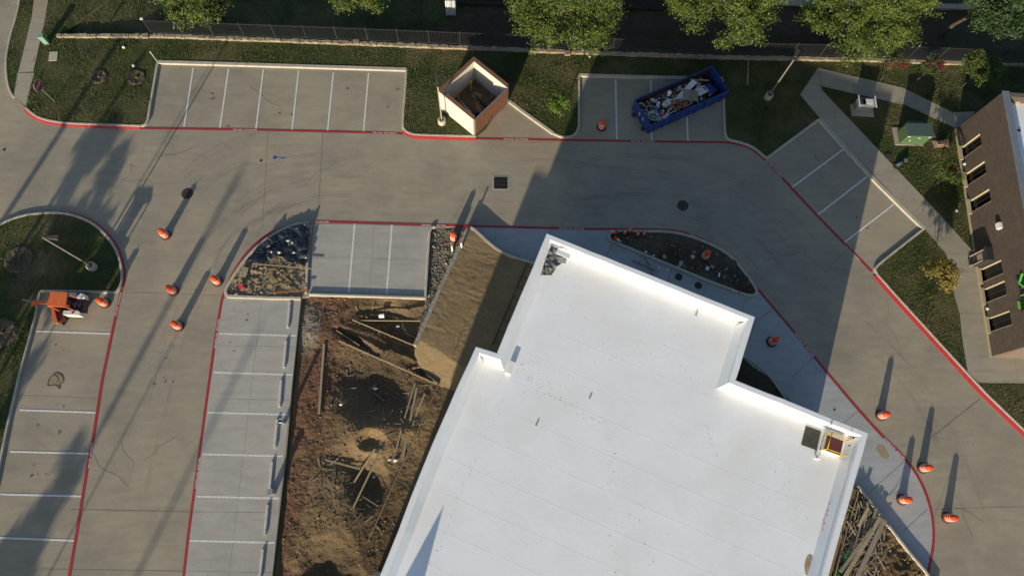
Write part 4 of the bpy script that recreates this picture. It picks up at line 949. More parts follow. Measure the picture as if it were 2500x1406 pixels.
# ------------------------------------------------------------------ boards on the site
BG = 'boards lying on the excavated ground'
def sboard(p, q, w_, th, label, m=M_wood, g=BG, z=None, up=False, stakes=0, name='board'):
    a_, b_ = G(*p), G(*q)
    za = dz(a_.x, a_.y) if z is None else z; zb = dz(b_.x, b_.y) if z is None else z; zz = max(za, zb, dz((a_.x + b_.x) / 2, (a_.y + b_.y) / 2) if z is None else z)
    a_.z = max(za, zz - .25) + th / 2 + .05; b_.z = max(zb, zz - .25) + th / 2 + .05
    t = thing(name, label, 'board', a_, 0, g); bm = bmesh.new(); board(bm, Vector((0, 0, 0)), b_ - a_, w_, th); o = link('plank', bm2(bm), m, t)
    if stakes:
        n_ = max(2, int((b_ - a_).length / 1.1)); dv = (b_ - a_).normalized(); pn = Vector((-dv.y, dv.x, 0))
        for i in range(n_):
            c_ = (b_ - a_) * (i + .5) / n_ - pn * (w_ / 2 + .03); bm = bmesh.new(); box(bm, c_ + Vector((0, 0, .0)), (.04, .04, th + .16)); link('stake', bm2(bm), m, t)
    return t
sboard((790, 838), (777, 1010), .15, .05, 'long lone plank lying straight up and down near the new stalls')
sboard((826, 830.6), (1070, 939), .045, .2, 'longest diagonal form board with stakes across the pit', stakes=1)
sboard((819.5, 804.5), (874.6, 840), .045, .18, 'short diagonal form board above the start of the longest one')
sboard((859, 779), (1010, 841), .045, .18, 'diagonal form board ending at the foot of the rough wall', stakes=1)
sboard((876, 780.6), (1027, 784), .04, .12, 'thin level form board crossing the trench beside a white bucket')
sboard((1005, 896.6), (1080.7, 884), .12, .05, 'short plank lying level below the sand pad')
sboard((1013, 933), (987, 1020), .12, .05, 'leftmost of the bundle of slanting planks near the white roof')
sboard((1016.7, 944.5), (982, 1124), .14, .05, 'longest plank in the bundle of slanting planks')
sboard((1037, 960), (1015, 1015), .11, .05, 'upper right plank in the bundle of slanting planks')
sboard((1012, 1025), (978, 1121), .09, .05, 'plank crossing low in the bundle of slanting planks')
sboard((980, 1050), (965, 1104), .11, .05, 'short plank at the lower left of the slanting bundle')
sboard((1070, 939), (1017, 1058), .045, .16, 'upper length of the form board that runs parallel to the white roof', stakes=1)
sboard((1017, 1058), (897, 1323), .045, .16, 'lower length of the form board that runs parallel to the white roof', stakes=1)
sboard((792, 1121.6), (881.6, 1145.5), .13, .05, 'plank lying nearly level left of the dark narrow pit')
sboard((914.6, 1095.5), (862, 1176.5), .11, .05, 'left of two slanting planks bridging the dark narrow pit')
sboard((931, 1095.5), (861, 1239.7), .11, .05, 'right of two slanting planks bridging the dark narrow pit')
sboard((879, 1209), (923, 1235.5), .06, .04, 'thin lath below the two bridging planks')
sboard((619, 647), (774, 660), .07, .04, 'long lath across the middle of the left planter onto the stalls', z=.22, g='boards in the left planter')
sboard((672, 658), (714, 693), .06, .04, 'short lath slanting in the left planter', z=.2, g='boards in the left planter')
sboard((655, 718), (755, 711), .12, .04, 'pinkish board along the bottom of the left planter', z=.2, m=M_woodo, g='boards in the left planter')
sboard((700, 700), (712, 712), .05, .04, 'tiny stick above the pinkish board in the left planter', z=.2, g='boards in the left planter')
sboard((912, 738), (0 + 905, 760), .04, .04, 'short stick below the new stalls')
sboard((868, 745), (872, 758), .05, .04, 'stub of wood below the left stripe of the new stalls')
# lumber pile lower right
random.seed(77); LG = 'lumber heaped in the lower right corner'; pile = []
big = [((2148, 1262), (2060, 1412), .26, 'wide pale plank down the middle of the pile'), ((2160, 1268), (2092, 1410), .30, 'widest pale plank at the right of the pile'), ((2140, 1240), (2122, 1300), .18, 'grey plank at the top right of the pile'),
       ((2118, 1240), (2096, 1285), .22, 'dark grey plank at the top of the pile'), ((2130, 1290), (2052, 1395), .20, 'pale plank at the lower left of the pile'), ((2096, 1228), (2080, 1290), .09, 'upright looking lath at the upper left of the pile'),
       ((2158, 1280), (2135, 1325), .10, 'pale lath on the right flank of the pile'), ((2066, 1270), (2090, 1306), .08, 'lath slanting the other way at the left of the pile'), ((2136, 1328), (2140, 1350), .09, 'short offcut lying right of the pile'),
       ((2078, 1270), (2073, 1300), .05, 'small lath near the form board of the pile'), ((2125, 1262), (2100, 1330), .14, 'grey plank buried in the pile centre'), ((2150, 1296), (2062, 1330), .08, 'lath lying across the pile'), ((2176, 1278), (2152, 1300), .05, 'stick poking out to the right of the pile'),
       ((2098, 1222), (2106, 1240), .05, 'stick at the very top of the pile'), ((2110, 1250), (2088, 1330), .1, 'brown lath in the dark middle of the pile'), ((2160, 1330), (2148, 1324), .05, 'splinter beside the pile'), ((2092, 1310), (2066, 1352), .13, 'plank end at the pile left flank')]
for i, (p, q, w_, lb_) in enumerate(big):
    zz = .28 + .05 * (i % 5) + (.12 if w_ > .19 else .02)
    a_, b_ = G(*p, zz), G(*q, zz); a_.z += random.uniform(-.08, .12); t = thing('board', lb_, 'board', a_, 0, LG); bm = bmesh.new(); board(bm, Vector((0, 0, 0)), b_ - a_, w_, .04); link('plank', bm2(bm), M_wood if i % 3 == 0 else M_woodg, t)
sb = bmesh.new()
for i in range(150):
    x, y = random.gauss(2108, 24), random.gauss(1300, 42)
    if not inpoly(W(TR), np.array([G(x, y).x]), np.array([G(x, y).y]))[0]: continue
    an = random.gauss(1.08, .55) if i % 3 else random.uniform(0, 3.1); l_ = random.uniform(.25, 1.3); c_ = G(x, y, random.uniform(.2, .42)); dv = Vector((math.cos(an), math.sin(an), random.uniform(-.12, .12))) * l_ / 2
    board(sb, c_ - dv, c_ + dv, random.uniform(.03, .09), .03)
tag(link('scrap_wood', bm2(sb), M_woodg, None, 'stuff'), 'broken laths and splinters heaped between the building and the kerb', 'scrap wood')
# weeds next to the pile
wd = crown_mesh('weeds', [(G(2052, 1385).x, G(2052, 1385).y, .2, .35), (G(2062, 1355).x, G(2062, 1355).y, .2, .3), (G(2046, 1402).x, G(2046, 1402).y, .15, .3)], 500, .06, np.random.default_rng(4), .08)
tag(link('weeds', wd, mat('weed', (.03, .16, .05), (.05, .2, .06), 4), None, 'stuff'), 'bright green weeds at the foot of the lumber pile', 'weeds')

random.seed(55); sb = bmesh.new()
for i in range(120):
    x, y = random.choice([(960, 1010), (900, 1110), (940, 790), (870, 870), (1000, 960), (820, 1180), (880, 1250), (760, 780)]); x += random.gauss(0, 32); y += random.gauss(0, 38); c_ = G(x, y)
    if x > 1040 or x < 730 or x > 1120 - .3 * (y - 850): continue
    c_.z = dz(c_.x, c_.y) + random.uniform(0, .06); an = random.uniform(0, 3.1); dv = Vector((math.cos(an), math.sin(an), random.uniform(-.15, .15))) * random.uniform(.08, .45); board(sb, c_ - dv, c_ + dv, random.uniform(.02, .07), .025)
tag(link('scrap_wood', bm2(sb), M_woodg, None, 'stuff'), 'splintered lath and offcuts half buried in the excavated ground', 'scrap wood')
# small site things
def bucket(x, y, z, rz, label, s=1, lying=True):
    t = thing('bucket', label, 'bucket', G(x, y, z), rz); bm = bmesh.new(); lathe(bm, [(.001, 0), (.13 * s, 0), (.155 * s, .36 * s), (.165 * s, .36 * s), (.165 * s, .33 * s), (.14 * s, .33 * s), (.12 * s, .02), (.001, .02)], 18); o = link('body', bm2(bm, smooth=True), M_pvc, t)
    if lying: o.rotation_euler = (0, PI / 2, 0); o.location.z = .15 * s
bucket(926, 773, -.2, 0.1, 'white bucket lying on its side in the trench')
for x, y, s_, lb_ in [(969, 791, .11, 'crumpled white cup just below the thin form board'), (912, 944, .12, 'white scrap glinting in the big dark pit'), (831, 986, .09, 'small white scrap left of the big dark pit'), (965, 1123, .12, 'torn white paper near the slanting bundle'), (951, 1121, .10, 'torn white wrapper left of the torn paper'), (908, 1163, .08, 'yellowish scrap in the narrow pit')]:
    p = G(x, y); t = bmesh.new(); v = bmesh.ops.create_icosphere(t, subdivisions=2, radius=s_)['verts']
    for q in v: q.co = Vector((q.co.x * 1.3, q.co.y * .8, q.co.z * .5)) * random.uniform(.75, 1.15)
    tag(link('litter', bm2(t), M_pvc, loc=(p.x, p.y, dz(p.x, p.y) + .08)), lb_, 'litter')
for x, y, s_, m_, lb_ in [(1727, 655, (.28, .22, .02), M_debrisw, 'pale blue square card in the shaded planter'), (1739, 651, (.26, .2, .03), M_wood, 'tan square card beside the blue card'), (1756, 671, (.3, .12, .03), M_debrisw, 'pale strip lower in the shaded planter'),
                           (1577, 615, (.12, .12, .06), M_pvc, 'white cup at the lower kerb of the shaded planter'), (1596, 624, (.1, .1, .06), M_pvc, 'second white cup at the lower kerb of the shaded planter'), (1622, 627, (.3, .26, .08), M_wood, 'tan block at the lower kerb of the shaded planter'),
                           (1643, 600, (.3, .06, .03), M_wood, 'thin stick in the middle of the shaded planter'), (1768, 676, (.16, .2, .04), M_woodg, 'grey card near the pale strip'), (1773, 656, (.08, .22, .03), M_wood, 'narrow scrap right of the tan card'),
                           (706, 588, (.4, .1, .03), M_debrisw, 'white strip of plastic on the black sheeting'), (712, 574, (.22, .2, .03), M_plastic, 'dark scrap on the black sheeting'), (588, 700, (.4, .35, .08), mat('faded_red', (.5, .06, .07), None), 'faded red scrap in the lower left of the planter'),
                           (664, 632, (.45, .3, .06), M_woodg, 'grey flat rubble on the planter sheeting'), (596, 664, (.5, .7, .12), M_rubble, 'heap of grey canvas in the left planter')]:
    t = bmesh.new(); box(t, (0, 0, 0), s_, random.uniform(0, 3), rx=random.uniform(-.2, .2)); bmesh.ops.subdivide_edges(t, edges=t.edges, cuts=2)
    for v in t.verts: v.co += Vector((random.uniform(-1, 1), random.uniform(-1, 1), random.uniform(-1, 1))) * .02
    tag(link('scrap', bm2(t), m_, loc=G(x, y, .24)), lb_, 'scrap')
p = G(1691, 627, .1); t = thing('cap', 'round concrete valve lid in the shaded planter', 'lid', p); t.name = 'valve_lid'; bm = bmesh.new(); cyl(bm, (0, 0, 0), (0, 0, .06), .16, n=20); link('lid', bm2(bm), M_kerb, t)
# wheel stops
ws = [((709, 738), (703, 800), 'first'), ((700, 833), (694, 897), 'second'), ((688, 928), (683, 993), 'third'), ((678, 1024), (672, 1092), 'fourth'), ((666, 1127), (659, 1198), 'fifth'), ((655, 1232), (647.5, 1304), 'sixth'), ((643.5, 1340), (635, 1412), 'seventh')]
bm = bmesh.new(); prof = [(-.09, 0), (-.075, .11), (-.05, .13), (.05, .13), (.075, .11), (.09, 0)]; rings = [[bm.verts.new((x_, y_, z_)) for y_, z_ in prof] for x_ in (-.93, .93)]
for i in range(5): bm.faces.new((rings[0][i], rings[0][i + 1], rings[1][i + 1], rings[1][i]))
bm.faces.new(rings[0][::-1]); bm.faces.new(rings[1]); bmesh.ops.recalc_face_normals(bm, faces=bm.faces); wm = bm2(bm); wm.materials.append(mat('stop_concrete', (.52, .52, .50), (.45, .45, .44), 3, .85, .2, 30))
pinm = bmesh.new(); cyl(pinm, (0, 0, .12), (0, 0, .14), .025, n=8); pinm = bm2(pinm); pinm.materials.append(M_iron)
for p, q, nm in ws:
    a_, b_ = G(*p), G(*q); c_ = (a_ + b_) / 2; t = thing('wheel_stop', f'{nm} concrete wheel stop from the top in the new stall row', 'wheel stop', (c_.x, c_.y, Z2), math.atan2(b_.y - a_.y, b_.x - a_.x), 'wheel stops in the new stall row')
    o = bpy.data.objects.new('stop_body', wm); C.objects.link(o); o.parent = t; o.scale.x = (b_ - a_).length / 1.86
    for sx in (-.6, .6): o = bpy.data.objects.new('anchor_pin', pinm); C.objects.link(o); o.parent = t; o.location = (sx, 0, 0)
bm = bmesh.new(); lathe(bm, [(.13, 0), (.13, 1.0), (.10, 1.0), (.10, .3)], 18); tag(link('sleeve_pipe', bm2(bm, smooth=True), M_steel, loc=G(694, 1031, 0)), 'open grey pipe standing at the fourth wheel stop', 'pipe')
bm = bmesh.new(); box(bm, (0, 0, .35), (.28, .32, .7), .1); box(bm, (0, 0, .72), (.32, .36, .05), .1); tag(link('meter_box', bm2(bm), M_steel, loc=G(667, 1200, 0)), 'small pale metal box at the lower end of the fifth wheel stop', 'box')

# ------------------------------------------------------------------ traffic drums and cones
def make_drum():
    t = thing('traffic_drum', '', 'traffic drum'); bm = bmesh.new(); lathe(bm, [(.001, .02), (.36, .0), (.37, .05), (.33, .09), (.20, .10)], 28); link('rubber_base', bm2(bm, smooth=True), M_rubber, t)
    z = [.06, .27, .29, .50, .52, .73, .75, .93]; r = [.265, .255, .245, .235, .225, .215, .205, .195]
    bm = bmesh.new(); lathe(bm, list(zip(r, z)) + [(.18, .965), (.06, .97), (.001, .97)], 28); link('body', bm2(bm, smooth=True), M_orange, t)
    for zz, rr in ((.23, .251), (.41, .242), (.60, .228)):
        bm = bmesh.new(); lathe(bm, [(rr + .0, zz), (rr + .010, zz + .003), (rr + .008, zz + .042), (rr - .004, zz + .045)], 28); link('reflective_band', bm2(bm, smooth=True), M_refl, t)
    bm = bmesh.new()
    for k in range(8):
        a0 = PI * k / 8; a1 = PI * (k + 1) / 8; cyl(bm, (-.08 * math.cos(a0), 0, .97 + .07 * math.sin(a0)), (-.08 * math.cos(a1), 0, .97 + .07 * math.sin(a1)), .014, n=6)
    link('handle', bm2(bm, smooth=True), M_orange, t)
    return t
drums = [(405.6, 575, 'topmost of the drums in the left lane, alone above the others'), (424.5, 711, 'drum in the middle of the left lane'), (437.5, 797, 'lowest of the drums in the left lane'), (258, 741, 'drum beside the orange machine'), (532, 688, 'drum against the red line at the left planter tip'),
         (1108, 583, 'bright drum in the rubble bed with yellow tape'), (1720, 627, 'dark drum inside the shaded planter'), (1883, 835, 'drum in deep shade beside the white building corner'), (2149, 1014, 'topmost of the drums on the lower right drive'), (2250.6, 1142, 'second drum on the lower right drive, just outside the red line'),
         (2201, 1219, 'drum inside the red line near the lumber pile'), (2311, 1263, 'lowest and rightmost drum'), (1468, 312, 'drum in the stall left of the blue dumpster')]
proto = make_drum()
for i, (x, y, lb_) in enumerate(drums):
    o = proto if i == 0 else copy_tree(proto); o.location = G(x, y, {5: -.04, 6: .10}.get(i, .016)); o.rotation_euler.z = i * 1.3; tag(o, 'orange and white traffic ' + lb_ if lb_.startswith('drum') else lb_.replace('drum', 'orange drum', 1), 'traffic drum', 'orange traffic drums')
M_tape = mat('yellow_tape', (.62, .60, .05), None, rough=.5)
def tape(pts, z, label, w_=.05):
    P = cr([(G(x, y).x, G(x, y).y, zz) for (x, y), zz in zip(pts, z)], 8); bm = bmesh.new(); prev = None
    for i, p in enumerate(P):
        a_ = bm.verts.new(p + Vector((0, 0, w_ / 2))); b_ = bm.verts.new(p + Vector((.02, .03, -w_ / 2 + .02)))
        if prev: bm.faces.new((prev[0], a_, b_, prev[1]))
        prev = (a_, b_)
    tag(link('caution_tape', bm2(bm), M_tape), label, 'tape')
tape([(1066, 564), (1080, 567), (1094, 563), (1104, 560)], [.1, .08, .3, .9], 'yellow tape trailing from the drum in the rubble bed')
tape([(2154, 1209), (2170, 1215), (2186, 1220), (2206, 1219)], [.05, .05, .3, .9], 'yellow tape trailing from the drum near the lumber pile')
tape([(2281, 1272), (2284, 1260), (2296, 1255), (2308, 1258)], [.03, .05, .4, .8], 'yellow tape hanging off the rightmost drum')
tape([(1708, 612), (1715, 606), (1722, 612), (1730, 606)], [.6, 1.0, 1.05, .8], 'yellow tape knotted on top of the planter drum')
def make_cone():
    t = thing('traffic_cone', '', 'traffic cone'); bm = bmesh.new(); box(bm, (0, 0, .02), (.36, .36, .04)); link('base', bm2(bm), M_rubber, t)
    bm = bmesh.new(); lathe(bm, [(.14, .04), (.025, .70), (.001, .70)], 20); link('body', bm2(bm, smooth=True), M_orange, t); bm = bmesh.new(); lathe(bm, [(.098, .30), (.075, .43)], 20); lathe(bm, [(.063, .50), (.048, .59)], 20); link('reflective_band', bm2(bm, smooth=True), M_refl, t); return t
cn = make_cone()
for i, (x, y, rx, rz, lb_) in enumerate([(1499, 579, 1.45, .9, 'cone fallen on its side at the planter tip'), (1524, 570, .15, 2, 'leaning cone right of the fallen one'), (1537, 566, .1, 4, 'dark cone behind the leaning one'), (1556, 574, 0, 0, 'left of the two upright cones side by side'), (1571, 573, 0, 1, 'right of the two upright cones side by side'), (1503, 570, .9, 4.5, 'half tipped cone behind the fallen one')]):
    o = cn if i == 0 else copy_tree(cn); o.location = G(x, y, .26 if i == 0 else .14); o.rotation_euler = (rx, 0, rz); tag(o, lb_, 'traffic cone', 'small orange cones at the planter tip')

# ------------------------------------------------------------------ manholes, drain, paint
def manhole(x, y, r, label, m=M_iron, z=Z2):
    t = thing('manhole_cover', label, 'manhole', G(x, y, z)); bm = bmesh.new(); cyl(bm, (0, 0, -.01), (0, 0, .006), r, n=32); link('frame', bm2(bm), M_grate, t)
    bm = bmesh.new(); cyl(bm, (0, 0, -.01), (0, 0, .012), r * .88, n=32); link('lid', bm2(bm), m, t); bm = bmesh.new()
    for k in range(6): box(bm, (0, 0, .012), (r * 1.6, .025, .008), k * PI / 6 + .2)
    lathe(bm, [(r * .55, .012), (r * .55, .017), (r * .62, .017), (r * .62, .012)], 24); link('rib', bm2(bm), M_grate, t)
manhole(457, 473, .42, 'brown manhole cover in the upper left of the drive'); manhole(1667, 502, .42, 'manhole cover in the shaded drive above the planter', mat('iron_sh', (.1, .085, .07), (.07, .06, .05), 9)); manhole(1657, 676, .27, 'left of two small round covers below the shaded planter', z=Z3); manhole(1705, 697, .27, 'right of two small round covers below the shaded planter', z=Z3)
manhole(10, 366, .11, 'tiny round cap at the left edge of the road', M_woodg); manhole(637, 393, .1, 'tiny pale cap beside the blue marking', M_kerb); manhole(2034 + 3, 1000, .01 + .06, 'tiny cap near the building corner')
t = thing('storm_drain', 'square storm drain grate in the drive below the ramp', 'drain', G(1222.5, 447, 0)); k = G(1243, 447).x - G(1204, 447).x; k2 = G(1222, 430).y - G(1222, 464).y
bm = bmesh.new(); box(bm, (0, 0, .006), (k, k2, .012)); link('frame', bm2(bm), M_jointl, t); bm = bmesh.new(); box(bm, (0, 0, .010), (k * .86, k2 * .84, .012)); link('shade_plate', bm2(bm), M_void, t)  # thin black plate; its colour stands in for the shade under the bars
for r_ in range(3):
    bm = bmesh.new(); yy = k2 * .27 * (r_ - 1)
    for i in range(13): box(bm, (-k * .4 + k * .8 * i / 12, yy, .022), (.028, k2 * .22, .012))
    box(bm, (0, yy + k2 * .125, .022), (k * .84, .02, .013)); box(bm, (0, yy - k2 * .125, .022), (k * .84, .02, .013)); link('grate', bm2(bm), M_grate, t)
bm = bmesh.new(); c_ = G(671, 385); cyl(bm, (c_.x, c_.y, Z1), (c_.x, c_.y, Z2), .15, n=20); struct('utility_marking', bm2(bm), M_locate, drive); struct('utility_marking', ribbon([G(674, 385), G(692, 385.3)], .05, Z2), M_locate, drive)
struct('utility_marking', ribbon([G(690, 388), G(697, 384)], .06, Z2), M_locate, drive)
for poly, lb_ in [([(120, 925), (136, 911), (150, 916), (155, 930), (146, 938), (146, 948), (136, 940), (118, 941)], 'dried mud stain in the second left stall'), ]:
    P = [G(p.x, p.y) for p in cr(poly + [poly[0]], 4)][:-1]; o = struct('mud_stain', sheet(P, Z2 + .002), mat('mud_film', (.24, .19, .125), (.29, .25, .18), 7), drive); struct('mud_rim', ribbon(P, .07, Z2, Z2 + .012, True), M_dstain, drive); struct('mud_rim', ribbon([q.lerp(P[0], .35) for q in P[4:16]], .05, Z2, Z2 + .012), M_dstain, drive)
struct('concrete_patch', sheet([G(2152 + x, 1101 + y) for x, y in ((-14, -6), (-9, -17), (6, -14), (20, 12), (14, 19), (0, 14))], Z2), mat('patch_tan', (.33, .27, .16), (.27, .22, .13), 5), apron)
# grey shaded T of pipes on the apron
bm = bmesh.new(); z_ = .07
for p, q in (((1545, 635), (1600, 660)), ((1572, 628), (1586, 646)), ((1596, 655), (1590, 675))): cyl(bm, G(*p, z_), G(*q, z_), .055, n=10)
tag(link('conduit', bm2(bm), M_woodg), 'grey branched conduit lying in shade between planter and roof', 'conduit')
for x, y, lb_ in [(1608, 654, 'left white cap of a pair standing on the shaded apron'), (1629, 661, 'right white cap of a pair standing on the shaded apron')]:
    bm = bmesh.new(); cyl(bm, (0, 0, 0), (0, 0, .1), .06, n=12); tag(link('cleanout_cap', bm2(bm), M_pvc, loc=G(x, y, Z2)), lb_, 'cap')

# ------------------------------------------------------------------ lamps and sign
def lamp(bx, by, h, head_dir, label, hl=.95, mp=M_poletan, z=.11):
    b_ = G(bx, by, z); t = thing('street_lamp', label, 'street lamp', b_); bm = bmesh.new(); lathe(bm, [(.30, -.2), (.30, .42), (.26, .47), (.001, .47)], 24); link('concrete_base', bm2(bm, smooth=False), M_kerb, t)
    bm = bmesh.new(); box(bm, (0, 0, .50), (.3, .3, .05), .3); link('base_plate', bm2(bm), M_bronze, t); bm = bmesh.new(); box(bm, (0, 0, .5 + (h - .5) / 2), (.075, .075, h - .5), .3); link('pole', bm2(bm), mp, t)
    an = head_dir; dv = Vector((math.cos(an), math.sin(an), 0)); bm = bmesh.new(); box(bm, dv * .2 + Vector((0, 0, h - .05)), (.4, .07, .07), an); link('arm', bm2(bm), M_bronze, t)
    bm = bmesh.new(); v = box(bm, (0, 0, 0), (hl * .7, .40, .13))
    for q in v:
        if q.co.x < 0: q.co.y *= .45
        if q.co.z > 0: q.co.y *= .8
    o = link('lamp_head', bm2(bm), M_bronze, t); o.location = dv * (.3 + hl * .35) + Vector((0, 0, h)); o.rotation_euler.z = an; return t
lamp(228, 653, 5.7, .0, 'lamp post on the round grass island', mp=mat('pole_grey', (.22, .20, .16), (.18, .16, .13), 3)); lamp(1079, 300, 4.7, PI / 2, 'lamp post at the left of the brown capped enclosure'); lamp(1874, 239, 4.8, 1.1, 'lamp post on the shaded lawn right of the dumpster', mp=MC['pole_grey'])
t = thing('stop_sign', 'red octagonal stop sign on a thin post by the sidewalk', 'sign', G(134, 248.5, .1)); bm = bmesh.new(); box(bm, (0, 0, 1.1), (.045, .045, 2.3)); link('post', bm2(bm), M_steel, t)
def octo(r, m, x, nm, th=.006):
    bm = bmesh.new(); vs_ = [bm.verts.new((x, r * math.cos(PI / 8 + k * PI / 4), 2.05 + r * math.sin(PI / 8 + k * PI / 4))) for k in range(8)]; f = bm.faces.new(vs_); e_ = bmesh.ops.extrude_face_region(bm, geom=[f]); bmesh.ops.translate(bm, verts=[v for v in e_['geom'] if isinstance(v, bmesh.types.BMVert)], vec=(-th, 0, 0)); bmesh.ops.recalc_face_normals(bm, faces=bm.faces); return link(nm, bm2(bm), m, t)
octo(.46, M_steel, .030, 'back_plate'); octo(.455, M_white, .040, 'border'); octo(.425, M_red, .046, 'face'); t.rotation_euler.z = -.18
tx = text('STOP', Vector((0, 0, 0)), 0, 1, M_white, t, 'lettering', Matrix.Identity(4)); del tx['kind']; tx.matrix_parent_inverse = Matrix.Identity(4); tx.parent = t
tx.matrix_local = Matrix.Translation((.05, 0, 2.05)) @ Matrix(((0, 0, 1, 0), (1, 0, 0, 0), (0, 1, 0, 0), (0, 0, 0, 1))) @ Matrix.Diagonal((.28, .38, 1, 1))
bm = bmesh.new(); cyl(bm, (0, 0, 0), (0, 0, 1.1), .02, n=8); cyl(bm, (0, 0, 1.05), (0, 0, 1.2), .035, n=8); o = tag(link('marker_post', bm2(bm), M_pvc, loc=G(384, 151, .11)), 'thin white marker post at the corner of the upper stalls', 'post')

# ------------------------------------------------------------------ trash enclosure
HE = 2.55
eC, eD, eB, eA = G(1070, 221, HE), G(1156, 287, HE), G(1238, 206, HE), G(1151, 134.5, HE)
u = ((eD - eC) + (eB - eA)).normalized(); v = Vector((-u.y, u.x, 0)); eD = eC + u * (eD - eC).length; dep = .5 * ((eA - eC).dot(v) + (eB - eD).dot(v)); eA = eC + v * dep; eB = eD + v * dep
en = thing('trash_enclosure', 'cream walled trash enclosure with rust brown cap and wooden gates', 'enclosure', Vector((eC.x, eC.y, .0)), math.atan2(u.y, u.x)); LEN = (eD - eC).length; DEP = dep
# local frame: x along front-left wall, y depth; gates close the x = LEN side
th = .2
bm = bmesh.new(); box(bm, (LEN / 2, th / 2, HE / 2 - .05), (LEN, th, HE - .1)); link('wall', bm2(bm), M_stucco, en)
bm = bmesh.new(); box(bm, (LEN / 2, DEP - th / 2, HE / 2 - .05), (LEN, th, HE - .1)); link('wall', bm2(bm), M_stucco, en)
bm = bmesh.new(); box(bm, (th / 2, DEP / 2, HE / 2 - .05), (th, DEP - 2 * th - .004, HE - .1)); link('wall', bm2(bm), M_stucco, en)
for c_, s_ in (((LEN / 2, th / 2, HE - .02), (LEN + .08, th + .08, .08)), ((LEN / 2, DEP - th / 2, HE - .02), (LEN + .08, th + .08, .08)), ((th / 2, DEP / 2, HE - .021), (th + .08, DEP - 2 * th - .085, .078))):
    bm = bmesh.new(); box(bm, c_, s_); link('cap', bm2(bm), M_cap, en)
for y_ in (th / 2, DEP - th / 2):
    bm = bmesh.new(); box(bm, (LEN + .06, y_, 1.25), (.1, .1, 2.5)); link('gate_post', bm2(bm), M_steel, en)
    bm = bmesh.new(); cyl(bm, (LEN + .06, y_, 2.42), (LEN + .06, y_, 2.56), .08); link('post_cap', bm2(bm), M_dark, en)
bm = bmesh.new(); box(bm, (LEN / 2, DEP / 2, .07), (LEN - 2 * th, DEP - 2 * th, .14)); link('floor', bm2(bm), mat('enclosure_floor', (.16, .11, .075), (.11, .08, .06), 2), en)
gw = DEP - .3; npl = 22; plm = bmesh.new(); box(plm, (0, 0, 0), (.03, gw / npl - .012, 2.15)); plm = bm2(plm); plm.materials.append(M_cedar)
for g in (0, 1):
    gt = bpy.data.objects.new('gate', None); C.objects.link(gt); gt.parent = en; gt.location = (LEN + .12, .15 + g * gw / 2, 0)
    for i in range(npl // 2):
        o = bpy.data.objects.new('plank', plm); C.objects.link(o); o.parent = gt; o.location = (0, (i + .5) * gw / npl + .005 * g, 1.24 + random.uniform(-.01, .01))
    bm = bmesh.new(); box(bm, (-.03, gw / 4, 2.30), (.06, gw / 2 - .02, .05)); box(bm, (-.03, gw / 4, .25), (.03, gw / 2 - .02, .05)); box(bm, (-.03, .02, 1.25), (.03, .04, 2.1)); box(bm, (-.03, gw / 2 - .03, 1.25), (.03, .04, 2.1)); link('frame', bm2(bm), M_steel, gt)
    if g == 0:
        bm = bmesh.new(); cyl(bm, (.03, gw / 2 - .03, .05), (.03, gw / 2 - .03, 1.1), .02, n=8); link('drop_bolt', bm2(bm), M_dark, gt)
def local(o_, x, y, z): return o_.matrix_basis @ Vector((x, y, z))
for y_, lb_ in ((DEP * .36, 'nearer yellow bollard inside the enclosure'), (DEP * .72, 'farther yellow bollard inside the enclosure')):
    bm = bmesh.new(); lathe(bm, [(.085, 0), (.085, 1.15), (.06, 1.2), (.001, 1.22)], 16); tag(link('bollard', bm2(bm, smooth=True), M_yellow, loc=local(en, .62, y_, .07)), lb_, 'bollard', 'yellow bollards inside the enclosure')
ex = [((1.5, 2.7, .12), (.62, .5, .06), .2, M_woodg, 'pale flat panel in the far corner of the enclosure', 'panel'), ((2.2, 2.0, .12), (.35, .9, .08), .7, M_woodo, 'reddish board in the enclosure', 'board'), ((2.55, 1.9, .14), (.25, .8, .1), .9, M_woodg, 'grey board beside the reddish one in the enclosure', 'board'),
      ((1.9, 1.35, .12), (2.1, .07, .05), -.15, M_steel, 'long metal bar on the enclosure floor', 'bar'), ((1.85, 1.2, .12), (2.2, .05, .05), -.13, M_steel, 'second metal bar close beside the long one', 'bar'), ((2.4, 2.55, .2), (2.0, .12, .1), -.1, M_bark, 'dark pole along the far enclosure wall', 'pole')]
sx, sy = LEN / 3.75, DEP / 3.9
for c_, s_, rz, m_, lb_, ct in ex:
    c_ = (c_[0], c_[1], c_[2] + .08)
    bm = bmesh.new(); box(bm, (0, 0, 0), s_, rz); o = tag(link(ct, bm2(bm), m_, loc=local(en, c_[0] * sx, c_[1] * sy, c_[2])), lb_, ct); o.rotation_euler.z = en.rotation_euler.z
bm = bmesh.new()
for k in range(9):
    v_ = bmesh.ops.create_icosphere(bm, subdivisions=2, radius=random.uniform(.15, .28))['verts']; bmesh.ops.translate(bm, verts=v_, vec=(random.uniform(-.5, .5), random.uniform(-.2, .2), random.uniform(.05, .2)))
tag(link('rubbish_bag', bm2(bm), M_plastic, loc=local(en, 2.45 * sx, 1.0 * sy, .15)), 'lumpy black rubbish bag near the enclosure gate', 'bag')
for x_, lb_ in ((2.5, 'left of two white pipes leaning on the far enclosure wall'), (2.85, 'right of two white pipes leaning on the far enclosure wall')):
    bm = bmesh.new(); cyl(bm, (0, 0, 0), (.0, .3, 1.6), .025, n=8); o = tag(link('pipe', bm2(bm), M_pvc, loc=local(en, x_ * sx, DEP - th - .32, .08)), lb_, 'pipe', 'white pipes leaning inside the enclosure'); o.rotation_euler.z = en.rotation_euler.z
